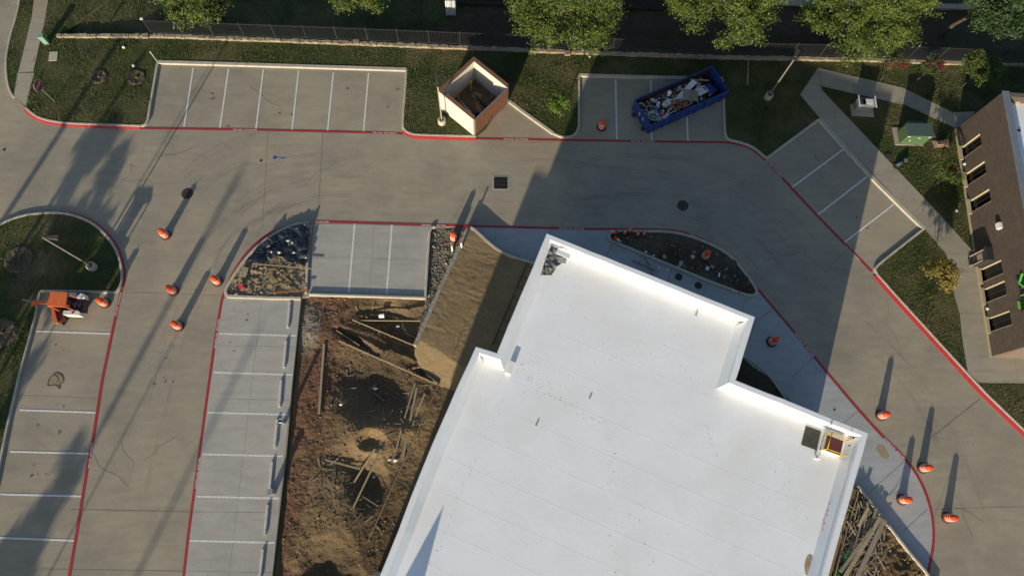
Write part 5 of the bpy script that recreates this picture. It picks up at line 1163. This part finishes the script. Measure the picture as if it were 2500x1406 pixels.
bm = bmesh.new(); cyl(bm, (0, 0, 0), (0, 0, .2), .09, n=14); tag(link('can', bm2(bm), M_pvc, loc=local(en, 3.15 * sx, 1.75 * sy, .08)), 'small white can by the enclosure gate', 'can')

# ------------------------------------------------------------------ roll-off dumpster
HD = 1.35; a0, a1, a3 = G(1549, 247, HD), G(1737, 165, HD), G(1589, 307, HD)
u = (a1 - a0).normalized(); LD = (a1 - a0).length; WD = 2.4; v = Vector((-u.y, u.x, 0)); org = a3
du = thing('rolloff_dumpster', 'blue roll-off dumpster heaped with demolition waste', 'dumpster', (org.x, org.y, 0), math.atan2(u.y, u.x))
# local: x along length, y across (0 near side)
def panel(nm, quad, th_, m, parent, nrm):
    bm = bmesh.new(); A = [bm.verts.new(p) for p in quad]; B = [bm.verts.new(Vector(p) + Vector(nrm) * th_) for p in quad]; bm.faces.new(A); bm.faces.new(B[::-1])
    for i in range(4): bm.faces.new((A[i], B[i], B[(i + 1) % 4], A[(i + 1) % 4]))
    bmesh.ops.recalc_face_normals(bm, faces=bm.faces); return link(nm, bm2(bm), m, parent)
zb = .18
panel('side_wall', [(0, 0, zb), (LD, 0, zb), (LD, 0, HD), (0, 0, HD)], .05, M_blue, du, (0, 1, 0)); panel('side_wall', [(0, WD, zb), (LD, WD, zb), (LD, WD, HD), (0, WD, HD)], .05, M_blue, du, (0, -1, 0))
panel('side_lining', [(.06, WD - .056, zb + .1), (LD - .06, WD - .056, zb + .1), (LD - .06, WD - .056, HD - .02), (.06, WD - .056, HD - .02)], .008, M_rustin, du, (0, -1, 0)); panel('side_lining', [(.06, .056, zb + .1), (LD - .06, .056, zb + .1), (LD - .06, .056, HD - .02), (.06, .056, HD - .02)], .008, M_rustin, du, (0, 1, 0))
panel('front_wall', [(-.02, 0, zb), (-.02, WD, zb), (-.02, WD, HD), (-.02, 0, HD)], .06, M_blue, du, (1, 0, 0)); panel('door', [(LD, 0, zb), (LD, WD, zb), (LD, WD, HD + .05), (LD, 0, HD + .05)], .06, M_blue, du, (1, 0, 0))
bm = bmesh.new(); box(bm, (LD / 2, WD / 2, zb + .04), (LD - .02, WD - .02, .08)); link('floor', bm2(bm), M_rustin, du)
for y_ in (0, WD):
    bm = bmesh.new(); box(bm, (LD / 2, y_, HD), (LD + .1, .10, .09)); link('top_rail', bm2(bm), M_blue, du)
bm = bmesh.new(); box(bm, (-.03, WD / 2, HD), (.12, WD - .1, .09)); link('top_rail', bm2(bm), M_blue, du)
rib = bmesh.new(); box(rib, (0, 0, 0), (.10, .07, HD - zb - .1)); rib = bm2(rib); rib.materials.append(M_blue)
for i in range(9):
    for y_ in (-.035, WD + .035):
        o = bpy.data.objects.new('rib', rib); C.objects.link(o); o.parent = du; o.location = (.45 + i * (LD - .9) / 8, y_, (HD + zb) / 2)
for y_ in (.5, WD - .5):
    bm = bmesh.new(); cyl(bm, (-.12, y_ - .12, .13), (-.12, y_ + .12, .13), .13, n=16); link('wheel', bm2(bm, smooth=True), M_dark, du); bm = bmesh.new(); cyl(bm, (LD - .4, y_ - .12, .13), (LD - .4, y_ + .12, .13), .13, n=16); link('wheel', bm2(bm, smooth=True), M_dark, du)
bm = bmesh.new(); box(bm, (LD / 2, .55, .14), (LD, .1, .12)); box(bm, (LD / 2, WD - .55, .14), (LD, .1, .12)); link('skid_rail', bm2(bm), M_dark, du)
for k_, (s_, y_) in enumerate((('5', .95), ('5', 1.45))):
    tx = text(s_, Vector(), 0, 1, M_white, du, 'number', Matrix.Identity(4)); del tx['kind']; tx.matrix_parent_inverse = Matrix.Identity(4)
    tx.matrix_local = Matrix.Translation((-.03, y_, .85)) @ Matrix(((0, 0, -1, 0), (-1, 0, 0, 0), (0, 1, 0, 0), (0, 0, 0, 1))) @ Matrix.Diagonal((.45, .5, 1, 1))
def dl_(x, y, z): return du.matrix_basis @ Vector((x, y, z))
# waste in it: base heap plus things
X, Y = np.meshgrid(np.arange(.08, LD - .9, .07), np.arange(.08, WD - .06, .07)); ny, nx = X.shape; Zh = .72 + .25 * fbm(X, Y, .8, 3, 91) + .25 * np.abs(fbm(X, Y, 4, 3, 92)); idx = np.arange(ny * nx).reshape(ny, nx)
F = np.stack([idx[:-1, :-1], idx[:-1, 1:], idx[1:, 1:], idx[1:, :-1]], -1).reshape(-1, 4); tt = np.clip(.5 + 2 * fbm(X, Y, 2.5, 3, 93), 0, 1)[..., None]; cc = np.array([.04, .035, .03]) * (1 - tt) + np.array([.13, .12, .115]) * tt
wst = tag(link('rubble', npmesh('w', np.stack([X, Y, Zh], -1).reshape(-1, 3), F, cc.reshape(-1, 3), 4), M_soil, None, 'stuff', loc=du.location), 'dark mixed rubble filling the dumpster', 'rubble'); wst.rotation_euler = du.rotation_euler; wst.name = 'rubble'
random.seed(12)
def wboard(x, y, z, l, w_, rz, m, lb_, ry=0, th_=.03, nm='board', ct='board'):
    bm = bmesh.new(); box(bm, (0, 0, 0), (l, w_, th_)); z += .14; o = tag(link(nm, bm2(bm), m, loc=dl_(x, y, z)), lb_, ct, 'waste in the dumpster'); o.rotation_euler = (random.uniform(-.1, .1), ry, rz + du.rotation_euler.z); return o
DG = [(4.15, 1.55, 1.10, 1.9, .42, .35, M_debrisw, 'long white panel sticking up at the far side of the dumpster', -.12), (3.6, 1.25, 1.02, 1.2, .2, .42, M_debrisw, 'narrow white strip below the long white panel', 0), (3.1, 1.15, .95, 1.7, .45, -.1, M_debrisw, 'pale blue sheet in the middle of the dumpster', .05),
      (4.9, 1.25, 1.0, .9, .25, .55, M_debrisw, 'pale strip near the dumpster door', .15), (5.2, 1.0, .95, .9, .6, .1, M_debrisw, 'pale blue board near the dumpster door', 0), (5.5, 1.9, 1.0, 1.5, .1, -.5, M_wood, 'thin brown timber at the far end of the dumpster', 0),
      (1.0, .45, .85, 1.0, .45, -.4, M_steel, 'crumpled metal panel at the near end of the dumpster', .1), (1.9, .55, .9, 1.1, .12, .55, M_debrisw, 'white trim piece at the near side of the dumpster', .1), (2.3, .4, .95, 1.3, .07, .12, M_debrisw, 'thin white trim along the near wall of the dumpster', .05),
      (1.55, .3, .95, .5, .2, .1, M_debrisw, 'short white block near the near wall of the dumpster', 0), (2.1, 1.25, .9, .5, .45, .6, M_debrisw, 'white crumpled sheet left of the brown frames', .2), (1.55, 1.45, .95, .5, .25, .9, M_debrisw, 'small pale blue triangle of board in the dumpster', .3), (4.6, 1.75, 1.05, 1.0, .16, .3, M_debrisw, 'white slat beside the long white panel', 0), (5.9, .9, .9, .8, .9, .3, M_blue, 'blue sheet by the dumpster door', .2)]
for x, y, z, l, w_, rz, m, lb_, ry in DG: wboard(x, y, z, l, w_, rz, m, lb_, ry)
def wframe(x, y, z, l, w_, rz, m, lb_):
    t = thing('wooden_frame', lb_, 'frame', dl_(x, y, z + .14), rz + du.rotation_euler.z, 'waste in the dumpster'); t.rotation_euler.x = random.uniform(-.15, .15)
    for c_, s_ in (((0, w_ / 2, 0), (l, .07, .06)), ((0, -w_ / 2, 0), (l, .07, .06)), ((l / 2, 0, .061), (.07, w_, .06)), ((-l / 2, 0, .061), (.07, w_, .06))):
        bm = bmesh.new(); box(bm, c_, s_); link('bar', bm2(bm), m, t)
random.seed(8); jb = bmesh.new()
for i in range(170):
    x, y = random.uniform(.2, LD - 1.1), random.uniform(.25, WD - .3); box(jb, (x, y, random.uniform(.85, 1.15)), (random.uniform(.06, .35), random.uniform(.04, .16), random.uniform(.02, .05)), random.uniform(0, 3.1), random.choice((0, 0, 1, 2, 3)), rx=random.uniform(-.5, .5), ry=random.uniform(-.4, .4))
o = tag(link('waste_scraps', bm2(jb), [M_debrisw, M_wood, M_woodo, M_stuccoin], None, 'stuff', loc=du.location), 'small mixed scraps of board and wood in the dumpster', 'scraps'); o.rotation_euler = du.rotation_euler
wframe(.75, 1.1, .95, .9, .75, .9, M_woodg, 'empty wooden frame at the near end of the dumpster'); wframe(2.75, .8, 1.0, .7, .6, .3, M_woodo, 'first reddish frame in the middle of the dumpster'); wframe(3.05, .65, 1.12, .6, .5, 1.1, M_woodo, 'second reddish frame tilted over the first'); wframe(3.55, .5, 1.0, .6, .3, .2, M_wood, 'small tan frame below the pallet')
for i, (x, y, l, rz) in enumerate([(2.6, 1.1, .9, .9), (2.9, .9, 1.1, -.6), (3.2, .6, .9, .2), (2.5, .6, .8, -.9), (2.8, .5, .7, .5)]): wboard(x, y, 1.08, l, .07, rz, M_woodo, ['reddish stick pointing up between the frames', 'reddish stick crossing the frames', 'reddish stick at the pallet corner', 'reddish stick left of the frames', 'reddish stick nearest the near wall'][i], .1, .06, 'stick', 'stick')
pt = thing('pallet', 'wooden pallet lying on the waste in the dumpster', 'pallet', dl_(4.05, .95, 1.34), .02 + .2, 'waste in the dumpster'); pt.rotation_euler = (-.08, .1, -.08)
for i in range(7):
    bm = bmesh.new(); box(bm, (0, -.42 + .14 * i, .03), (1.15, .085, .02)); link('slat', bm2(bm), M_wood, pt)
for x_ in (-.5, 0, .5):
    bm = bmesh.new(); box(bm, (x_, 0, -.03), (.06, .95, .08)); link('bearer', bm2(bm), M_woodg, pt)
bm = bmesh.new(); lathe(bm, [(.001, -.15), (.11, -.12), (.16, 0), (.11, .12), (.001, .15)], 14); tag(link('ball', bm2(bm, smooth=True), mat('bright_blue', (.02, .16, .75), None, rough=.4), loc=dl_(1.05, .95, 1.15)), 'bright blue rounded container in the dumpster', 'container', 'waste in the dumpster')
bm = bmesh.new(); lathe(bm, [(.14, 0), (.14, .35), (.16, .38), (.001, .38)], 16); tag(link('bucket', bm2(bm, smooth=True), M_pvc, loc=dl_(2.75, 1.85, 1.0)), 'white bucket near the far wall of the dumpster', 'bucket', 'waste in the dumpster')
bm = bmesh.new(); box(bm, (0, 0, 0), (.24, .22, .18), .4); tag(link('block', bm2(bm), mat('pinkish', (.35, .18, .12), None), loc=dl_(1.45, .6, 1.1)), 'pinkish block in the near end of the dumpster', 'block', 'waste in the dumpster')
for y_ in (.3, .75):
    pass

# ------------------------------------------------------------------ orange machine on the left
mc = thing('construction_machine', 'orange compact construction machine with white side tanks and an angled broom', 'machine', G(165, 752, 0), -.06)
o0 = G(165, 752, 0)
def ml(x, y, z): 
    q = mc.matrix_basis.inverted() @ G(x, y, z); return q
def zz_(X_, Y_): return 40 + X_ / 8.929, 680 + Y_ / 8.929
def mq(nm, zq, z, th_, m, lab=None):
    P = [ml(*zz_(*p), z) for p in zq]; me_ = sheet(P, z, th_); o = link(nm, me_, m, mc)
    if lab: o['label'] = lab
    return o
mq('canopy', [(740, 290), (1110, 300), (1060, 620), (670, 600)], 2.2, .10, M_mach)
for p in [(745, 300), (1100, 310), (1050, 600), (690, 590)]:
    q = ml(*zz_(*p), 2.2); bm = bmesh.new(); cyl(bm, (q.x, q.y, .5), (q.x, q.y, 2.12), .05, n=8); link('canopy_post', bm2(bm), M_mach, mc)
mq('white_tank', [(1130, 300), (1470, 330), (1480, 420), (1430, 435), (1140, 395)], 1.15, .55, M_white); mq('white_tank', [(1025, 700), (1330, 695), (1380, 730), (1370, 800), (1010, 785)], 1.15, .55, M_white)
for p in [(1345, 348), (1235, 738)]:
    q = ml(*zz_(*p), 1.15); bm = bmesh.new(); cyl(bm, (q.x, q.y, 1.14), (q.x, q.y, 1.2), .075, n=16); link('tank_cap', bm2(bm), M_dark, mc)
mq('engine', [(1210, 420), (1480, 440), (1440, 720), (1190, 670)], 1.0, .6, M_dark); mq('chassis', [(700, 420), (1500, 430), (1470, 730), (720, 640)], .62, .35, M_machd); mq('control_column', [(860, 400), (1010, 405), (1000, 520), (850, 515)], 2.08, 1.5, M_machd); mq('seat', [(1100, 400), (1180, 410), (1160, 640), (1070, 630)], 1.15, .5, M_dark)
bm = bmesh.new()
for k in range(7):
    q = ml(*zz_(1240 + k * 28, 560 + 20 * (k % 3)), 1.0); box(bm, (q.x, q.y, 1.05), (.12, .16, .1), k)
link('engine_part', bm2(bm), M_rubber, mc)
mq('boom', [(340, 470), (690, 485), (690, 550), (330, 535)], 1.0, .22, M_mach); mq('boom', [(300, 540), (440, 550), (430, 590), (310, 570)], .9, .15, M_mach)
mq('drawbar', [(120, 440), (330, 500), (330, 520), (125, 458)], .6, .05, M_steel); mq('frame_arm', [(640, 325), (690, 340), (760, 520), (700, 520)], 1.1, .12, M_mach)
mq('frame_arm', [(730, 600), (800, 600), (895, 960), (840, 990)], 1.1, .14, M_mach)
p0_, p1_ = ml(*zz_(900, 640), .55), ml(*zz_(1000, 905), .55); bm = bmesh.new(); cyl(bm, p0_, p1_, .36, n=20); link('broom', bm2(bm, smooth=True), mat('broom_bristle', (.12, .03, .02), (.06, .02, .015), 14, .9, .8, 40), mc)
mq('broom_hood', [(840, 630), (960, 630), (1045, 925), (900, 945)], .98, .05, M_machd)
q = ml(*zz_(995, 975), .2); bm = bmesh.new(); cyl(bm, (q.x - .1, q.y, .15), (q.x + .1, q.y, .15), .14, n=14); link('caster_wheel', bm2(bm), M_dark, mc)
for p in [(1180, 350), (1440, 370), (1080, 730), (1330, 745)]:
    q = ml(*zz_(*p), .3); bm = bmesh.new(); cyl(bm, (q.x, q.y - .12, .33), (q.x, q.y + .12, .33), .33, n=20); link('wheel', bm2(bm, smooth=True), M_rubber, mc)

# ------------------------------------------------------------------ utility things on the lawns
t = thing('utility_pedestal', 'mint green utility pedestal on the grass beside the sidewalk', 'pedestal', G(115, 106, .11), .15); bm = bmesh.new(); box(bm, (0, 0, .4), (.36, .3, .8)); link('body', bm2(bm), M_mint, t); bm = bmesh.new(); v_ = box(bm, (0, 0, .84), (.42, .36, .14)); link('hood', bm2(bm), M_mint, t)
bm = bmesh.new(); box(bm, (0, 0, .02), (.62, .8, .06), .1); tag(link('inspection_cover', bm2(bm), M_kerb, loc=G(130.5, 138.5, .11)), 'pale rectangular utility lid set in the grass', 'lid')
def ring(x, y, r, label):
    bm = bmesh.new(); rr = lathe(bm, [(r * 1.15, .0), (r, .07), (r * .75, .05), (r * .3, .0), (.001, -.02)], 28)
    for v_ in bm.verts: v_.co.x += random.uniform(-.05, .05); v_.co.y += random.uniform(-.05, .05); v_.co.z += random.uniform(-.01, .03)
    t = thing('mulch_ring', label, 'mulch ring', G(x, y, .115)); link('mulch', bm2(bm), mat('mulch', (.13, .10, .07), (.06, .048, .035), 6, 1, .8, 25, fine=.4), t)
    bm = bmesh.new(); v_ = bmesh.ops.create_icosphere(bm, subdivisions=2, radius=.12)['verts']; bmesh.ops.translate(bm, verts=v_, vec=(.05, 0, .05)); link('stump', bm2(bm), M_bark, t)
ring(241, 188, .55, 'left ragged mulch ring in the upper left lawn'); ring(333, 190, .6, 'right ragged mulch ring in the upper left lawn'); ring(47, 634, .9, 'large mulch ring on the round grass island'); ring(5, 812, .9, 'mulch ring cut by the left edge')
# green transformer
t = thing('transformer', 'green pad mounted transformer box with a sloping blue green lid', 'transformer', G(2222, 353, .12), -.02)
bm = bmesh.new(); box(bm, (-.1, .65, .02), (2.2, 1.5, .10)); link('pad', bm2(bm), M_walk, t); bm = bmesh.new(); v_ = box(bm, (.05, .5, .65), (1.9, 1.0, 1.2)); link('body', bm2(bm), M_green, t)
bm = bmesh.new(); v_ = box(bm, (.05, .5, 1.29), (2.0, 1.1, .1)); link('lid', bm2(bm), M_green2, t); bm = bmesh.new(); box(bm, (.1, 1.3, .45), (1.2, .5, .8)); link('rear_cabinet', bm2(bm), M_green2, t); bm = bmesh.new(); box(bm, (.1, 1.3, .86), (.7, .28, .03)); link('vent', bm2(bm), M_green, t)
for x_, z_, w_ in ((-.75, 1.12, .22), (.85, 1.12, .2), (.15, .95, .18), (-.35, .55, .12)):
    bm = bmesh.new(); box(bm, (x_, -.006, z_), (w_, .008, .07)); link('warning_label', bm2(bm), M_white, t)
t = thing('irrigation_cabinet', 'pinkish backflow cover on a pale pad beside the transformer', 'cover', G(2296, 352, .12), .08); bm = bmesh.new(); box(bm, (0, 0, .03), (1.2, .55, .08)); link('pad', bm2(bm), M_walk, t); bm = bmesh.new(); lathe(bm, [(.22, 0), (.22, .3), (.15, .42), (.001, .45)], 16, (.25, .02, .07)); box(bm, (-.1, 0, .15), (.6, .3, .18)); link('cover', bm2(bm), mat('dusty_pink', (.35, .19, .13), (.28, .17, .12), 6), t)
t = thing('condenser_unit', 'pale metal condenser unit with rails on a concrete pad inside the walkway loop', 'condenser', G(2104, 274, .12), -.05); bm = bmesh.new(); box(bm, (0, .1, .03), (1.75, 1.0, .10)); link('pad', bm2(bm), M_walk, t)
bm = bmesh.new(); box(bm, (-.02, .35, .50), (1.3, .62, .8)); link('cabinet', bm2(bm), M_steel, t); bm = bmesh.new(); box(bm, (.06, .35, .91), (.8, .44, .03)); link('top_grille', bm2(bm), M_debrisw, t)
bm = bmesh.new(); box(bm, (-.35, .35, .912), (.45, .5, .026)); link('fan_opening', bm2(bm), M_dark, t)
for x_ in (-.66, .62):
    bm = bmesh.new(); box(bm, (x_, .35, .97), (.06, 1.0, .06)); link('rail', bm2(bm), M_debrisw, t)
for x, y, lb_ in [(2167, 383, 'dark green valve box lid at the walkway edge'), (2187, 407, 'dark valve box lid beside the toppled green pipe')]:
    bm = bmesh.new(); cyl(bm, (0, 0, 0), (0, 0, .07), .25, n=20); tag(link('valve_lid', bm2(bm), M_rubber, loc=G(x, y, .12)), lb_, 'lid')
bm = bmesh.new(); cyl(bm, G(2190, 404, .25), G(2205, 393, .25), .14, n=16); cyl(bm, G(2206, 392, .25), G(2214, 389, .25), .17, n=16); tag(link('pipe_riser', bm2(bm, smooth=True), mat('slate', (.05, .085, .09), None)), 'slate green pipe riser lying in the grass near the walkway', 'pipe')
bm = bmesh.new(); board(bm, G(1827, 143, .14), G(1825, 207, .14), .09, .06); tag(link('board', bm2(bm), M_wood), 'pale board lying on the shaded lawn left of the lamp post', 'board')
for x, y, lb_ in [(2335, 514, 'small white knob in the grass by the brown building'), (302, 116, 'pale scrap in the lawn above the mulch rings'), (326, 161, 'pale scrap between the mulch rings'), (1440, 139, 'tilted pale stone on the lawn below the wall')]:
    bm = bmesh.new(); v_ = bmesh.ops.create_icosphere(bm, subdivisions=2, radius=.11)['verts']; tag(link('litter', bm2(bm), M_pvc if x != 1440 else M_stone, loc=G(x, y, .17)), lb_, 'litter')
# things behind the fence
t = thing('utility_cabinet', 'white ribbed cabinet at the top edge beyond the fence', 'cabinet', G(1101, 42, -1.8)); bm = bmesh.new(); box(bm, (0, .9, .9), (.8, 1.6, 1.7)); link('body', bm2(bm), M_white, t)
for i in range(6):
    bm = bmesh.new(); box(bm, (-.33 + .13 * i, .08, .9), (.05, .05, 1.6)); link('rib', bm2(bm), M_white, t)
struct('path', ribbon(W([(1880, 6), (2100, 12), (2560, 22)], -1.6), .5, -1.75, -1.55), M_walk, None, 'pale concrete channel edge beyond the trees')
struct('path', ribbon(W([(1120, -10), (1500, 0), (1700, 10)], -1.6), 1.6, -1.75, -1.62), mat('dark_mulch', (.04, .028, .02), (.025, .02, .015), 3, 1, .6, 15))

# ------------------------------------------------------------------ brown brick building on the right
WB0, WB1 = G(2331, 318, .1), G(2417, 871, .1); u = (WB0 - WB1); u.z = 0; LW = u.length; u.normalize(); nrm = Vector((-u.y, u.x, 0)); nrm = nrm if nrm.x < 0 else -nrm   # outward, to the left
bb = thing('brick_building', 'brown brick building with tan sills, black windows and flat white roof', 'building', WB1, math.atan2(u.y, u.x)); HB = 5.2
# local: x along wall (north), y: into building is -? determine
Rz = Matrix.Rotation(bb.rotation_euler.z, 4, 'Z'); ny_ = (Rz.inverted() @ nrm.to_4d()).y; SO = 1 if ny_ > 0 else -1      # outward local y sign
def wall_uz(x, y):
    """where a photo pixel's ray meets the wall plane: distance along, height"""
    v_ = Vector(RC @ np.array([x - 1250.0, -(y - 703.0), -FPX])); o_ = Vector((0, 0, HC)); t_ = (WB1 - o_).dot(nrm) / v_.dot(nrm); p = o_ + v_ * t_; return (p - WB1).dot(u), p.z - WB1.z
wins = [[(2350, 364), (2393, 330), (2396, 350), (2351, 385)], [(2360, 429), (2404, 397), (2408, 419), (2361, 450.5)], [(2370, 495), (2415, 465), (2418.5, 487), (2372, 516)], [(2396.5, 662.5), (2446, 638), (2448, 662.5), (2398.6, 687)], [(2405, 712), (2452, 689), (2456, 715), (2407, 737)], [(2416, 782), (2464.5, 763), (2469, 788), (2418, 807)]]
W_ = []
for q in wins:
    uz = [wall_uz(*p) for p in q]; us = [a_[0] for a_ in uz]; zs = [a_[1] for a_ in uz]
    W_.append((sum(sorted(us)[:2]) / 2 - .05, sum(sorted(us)[2:]) / 2 + .05, max(.35, sum(sorted(zs)[:2]) / 2), sum(sorted(zs)[2:]) / 2))
print('WINS', [[round(float(a_), 2) for a_ in w_] for w_ in W_])
W_ = [(a_ - .08, b_ + .12, c_, d_) for a_, b_, c_, d_ in W_]
zs0 = sorted(w_[2] for w_ in W_)[2]; zs1 = sorted(w_[3] for w_ in W_)[3]; W_ = sorted((a_, b_, zs0, zs1) for a_, b_, _, _ in W_)
T = .35; D = 14.0
# wall body between the openings
bm = bmesh.new(); yc = -SO * T / 2
def wb(x0, x1, z0, z1): box(bm, ((x0 + x1) / 2, yc, (z0 + z1) / 2), (x1 - x0, T, z1 - z0))
wb(0, LW + 0.0, -.3, zs0); wb(0, LW, zs1, HB); prev = 0
for a_, b_, _, _ in W_: wb(prev, a_, zs0, zs1); prev = b_
wb(prev, LW, zs0, zs1); link('wall', bm2(bm), M_brick, bb)
bm = bmesh.new(); box(bm, (T / 2, -SO * (T + D / 2), HB / 2), (T, D, HB)); link('wall', bm2(bm), mat('sunlit_brick', (.16, .125, .10), (.125, .095, .078), 9, .95, .5, 30, fine=.2), bb); bm = bmesh.new(); box(bm, (LW - T / 2, -SO * (T + D / 2), HB / 2), (T, D, HB)); link('wall', bm2(bm), M_brick, bb)  # first end wall: brick colour lightened to carry the sunlight on it
bm = bmesh.new(); box(bm, (LW / 2, -SO * (T + D), HB / 2), (LW - 2 * T - .01, T, HB)); link('wall', bm2(bm), M_brick, bb)
bm = bmesh.new(); box(bm, (LW / 2, -SO * (T + D / 2), HB - .75), (LW - 2 * T, D, .1)); link('roof', bm2(bm), M_membrane, bb)
for zz, pr in ((.30, .05), (HB + .04, .06)):
    bm = bmesh.new(); box(bm, (LW / 2, SO * (.0 if zz > 1 else pr / 2) - (SO * T / 2 if zz > 1 else 0), zz if zz > 1 else -.05), (LW + .1, (T + .12) if zz > 1 else pr, .08 if zz > 1 else .5)); link('coping' if zz > 1 else 'plinth', bm2(bm), mat('coping_blue', (.16, .19, .24), (.13, .16, .2), 3) if zz > 1 else M_tan, bb)
for zz in (1.1, HB - .55):
    bm = bmesh.new(); box(bm, (LW / 2, SO * .006, zz), (LW, .012, .02))
    if zz > zs1 or zz < zs0: link('brick_course', bm2(bm), M_brick, bb)
    else: bm.free()
for a_, b_, z0, z1 in W_:
    wn = bpy.data.objects.new('window', None); C.objects.link(wn); wn.parent = bb; wn.location = ((a_ + b_) / 2, 0, z0); hw = (b_ - a_) / 2; hh = z1 - z0
    bm = bmesh.new(); box(bm, (0, -SO * .15, hh / 2), (2 * hw - .01, .012, hh - .01)); link('pane', bm2(bm), M_glass, wn)
    bm = bmesh.new(); box(bm, (hw - .022, -SO * .065, hh / 2), (.044, .15, hh - .004)); box(bm, (-hw + .02, -SO * .07, hh / 2), (.04, .14, hh - .004)); link('jamb', bm2(bm), M_tan, wn)
    bm = bmesh.new(); box(bm, (0, SO * .02, -.05), (2 * hw + .2, .36, .1)); link('sill', bm2(bm), M_tan, wn)
    bm = bmesh.new(); box(bm, (0, -SO * .142, hh / 2), (.04, .04, hh - .02)); link('mullion', bm2(bm), M_dark, wn)
    bm = bmesh.new(); box(bm, (0, SO * .028, -.36), (2 * hw + .1, .055, .52)); link('apron_panel', bm2(bm), M_tan, wn)
uu, zz = wall_uz(2398, 632); bm = bmesh.new(); t = thing('meter_cabinet', 'black electrical cabinet with pipes mounted on the brick wall', 'cabinet', WB1 + u * uu + Vector((0, 0, .0)), bb.rotation_euler.z)
bm = bmesh.new(); box(bm, (0, SO * .28, 1.15), (1.0, .5, 1.5)); link('housing', bm2(bm), M_dark, t)
bm = bmesh.new(); box(bm, (-.1, SO * .55, 1.25), (.5, .04, .5)); cyl(bm, (.3, SO * .57, .3), (.3, SO * .57, 1.7), .05, n=8); cyl(bm, (-.42, SO * .57, .1), (-.42, SO * .57, 1.5), .04, n=8); link('conduit', bm2(bm), M_woodg, t)
bm = bmesh.new(); box(bm, (0, SO * .35, .1), (.5, .4, .2)); link('valve', bm2(bm), M_bronze, t)
uu, zz = wall_uz(2443, 552); t = thing('wall_light', 'small white wall light on the brick wall above the meter cabinet', 'lamp', WB1 + u * uu + nrm * .12 + Vector((0, 0, zz)), bb.rotation_euler.z); bm = bmesh.new(); box(bm, (0, 0, 0), (.42, .22, .36)); link('housing', bm2(bm), M_pvc, t); bm = bmesh.new(); box(bm, (0, -SO * .0, -.19), (.34, .18, .02)); link('lens', bm2(bm), M_steel, t)
for x, y, lb_ in [(2357, 401, 'small white wall box between the two upper windows'), (2413, 754, 'small white wall box between the two lower windows')]:
    uu, zz = wall_uz(x, y); bm = bmesh.new(); box(bm, (0, 0, 0), (.13, .12, .16)); o = tag(link('wall_box', bm2(bm), M_pvc, loc=WB1 + u * uu + nrm * .07 + Vector((0, 0, zz))), lb_, 'box'); o.rotation_euler.z = bb.rotation_euler.z
M_sgreen = mat('sign_green', (.12, .55, .03), None, rough=.4); M_sblue = mat('sign_blue', (.012, .02, .12), None, rough=.4)
sg = thing('wall_sign', 'partly visible green and blue logo sign on the brick wall at the right edge', 'sign', WB1, bb.rotation_euler.z)
def sstroke(pts, w_, m, nm, d0=.04):
    P = []
    for x, y in pts: a_, z_ = wall_uz(x, y); P.append((a_, z_))
    bm = bmesh.new()
    for (a_, z_), (c_, e_) in zip(P, P[1:]): board(bm, (a_, SO * d0, z_), (c_, SO * d0, e_), .06, w_)
    link(nm, bm2(bm), m, sg)
sstroke([(2484, 679), (2500, 684), (2520, 690)], .22, M_sblue, 'blue_stroke', .03); sstroke([(2490, 705), (2504, 685), (2512, 670)], .16, M_sblue, 'blue_stroke', .035)
sstroke([(2498, 668), (2491, 692), (2502, 700), (2516, 706)], .12, M_sgreen, 'green_stroke', .075)
sstroke([(2488, 736), (2491, 753)], .12, M_sgreen, 'green_lettering', .04)
for i in range(5): sstroke([(2494 + i * .8, 722 + i * 9), (2503, 719 + i * 9)], .05, M_sgreen if i < 1 else M_dark, 'letter', .05); 
sstroke([(2492, 716), (2506, 712)], .04, M_dark, 'letter', .05); sstroke([(2493, 722), (2497, 762)], .04, M_dark, 'letter', .05)
# roof things of the brick building
p = G(2480, 252, HB - .7); bm = bmesh.new(); lathe(bm, [(.25, 0), (.25, .15), (.1, .3), (.001, .3)], 16); tag(link('roof_vent', bm2(bm), M_rust, loc=p), 'rusty round vent at the corner of the brick building roof', 'vent')
bm = bmesh.new(); box(bm, (0, 0, .08), (.2, .14, .16)); tag(link('roof_box', bm2(bm), M_dark, loc=G(2485, 321, HB - .7)), 'small black box on the brick building roof', 'box')
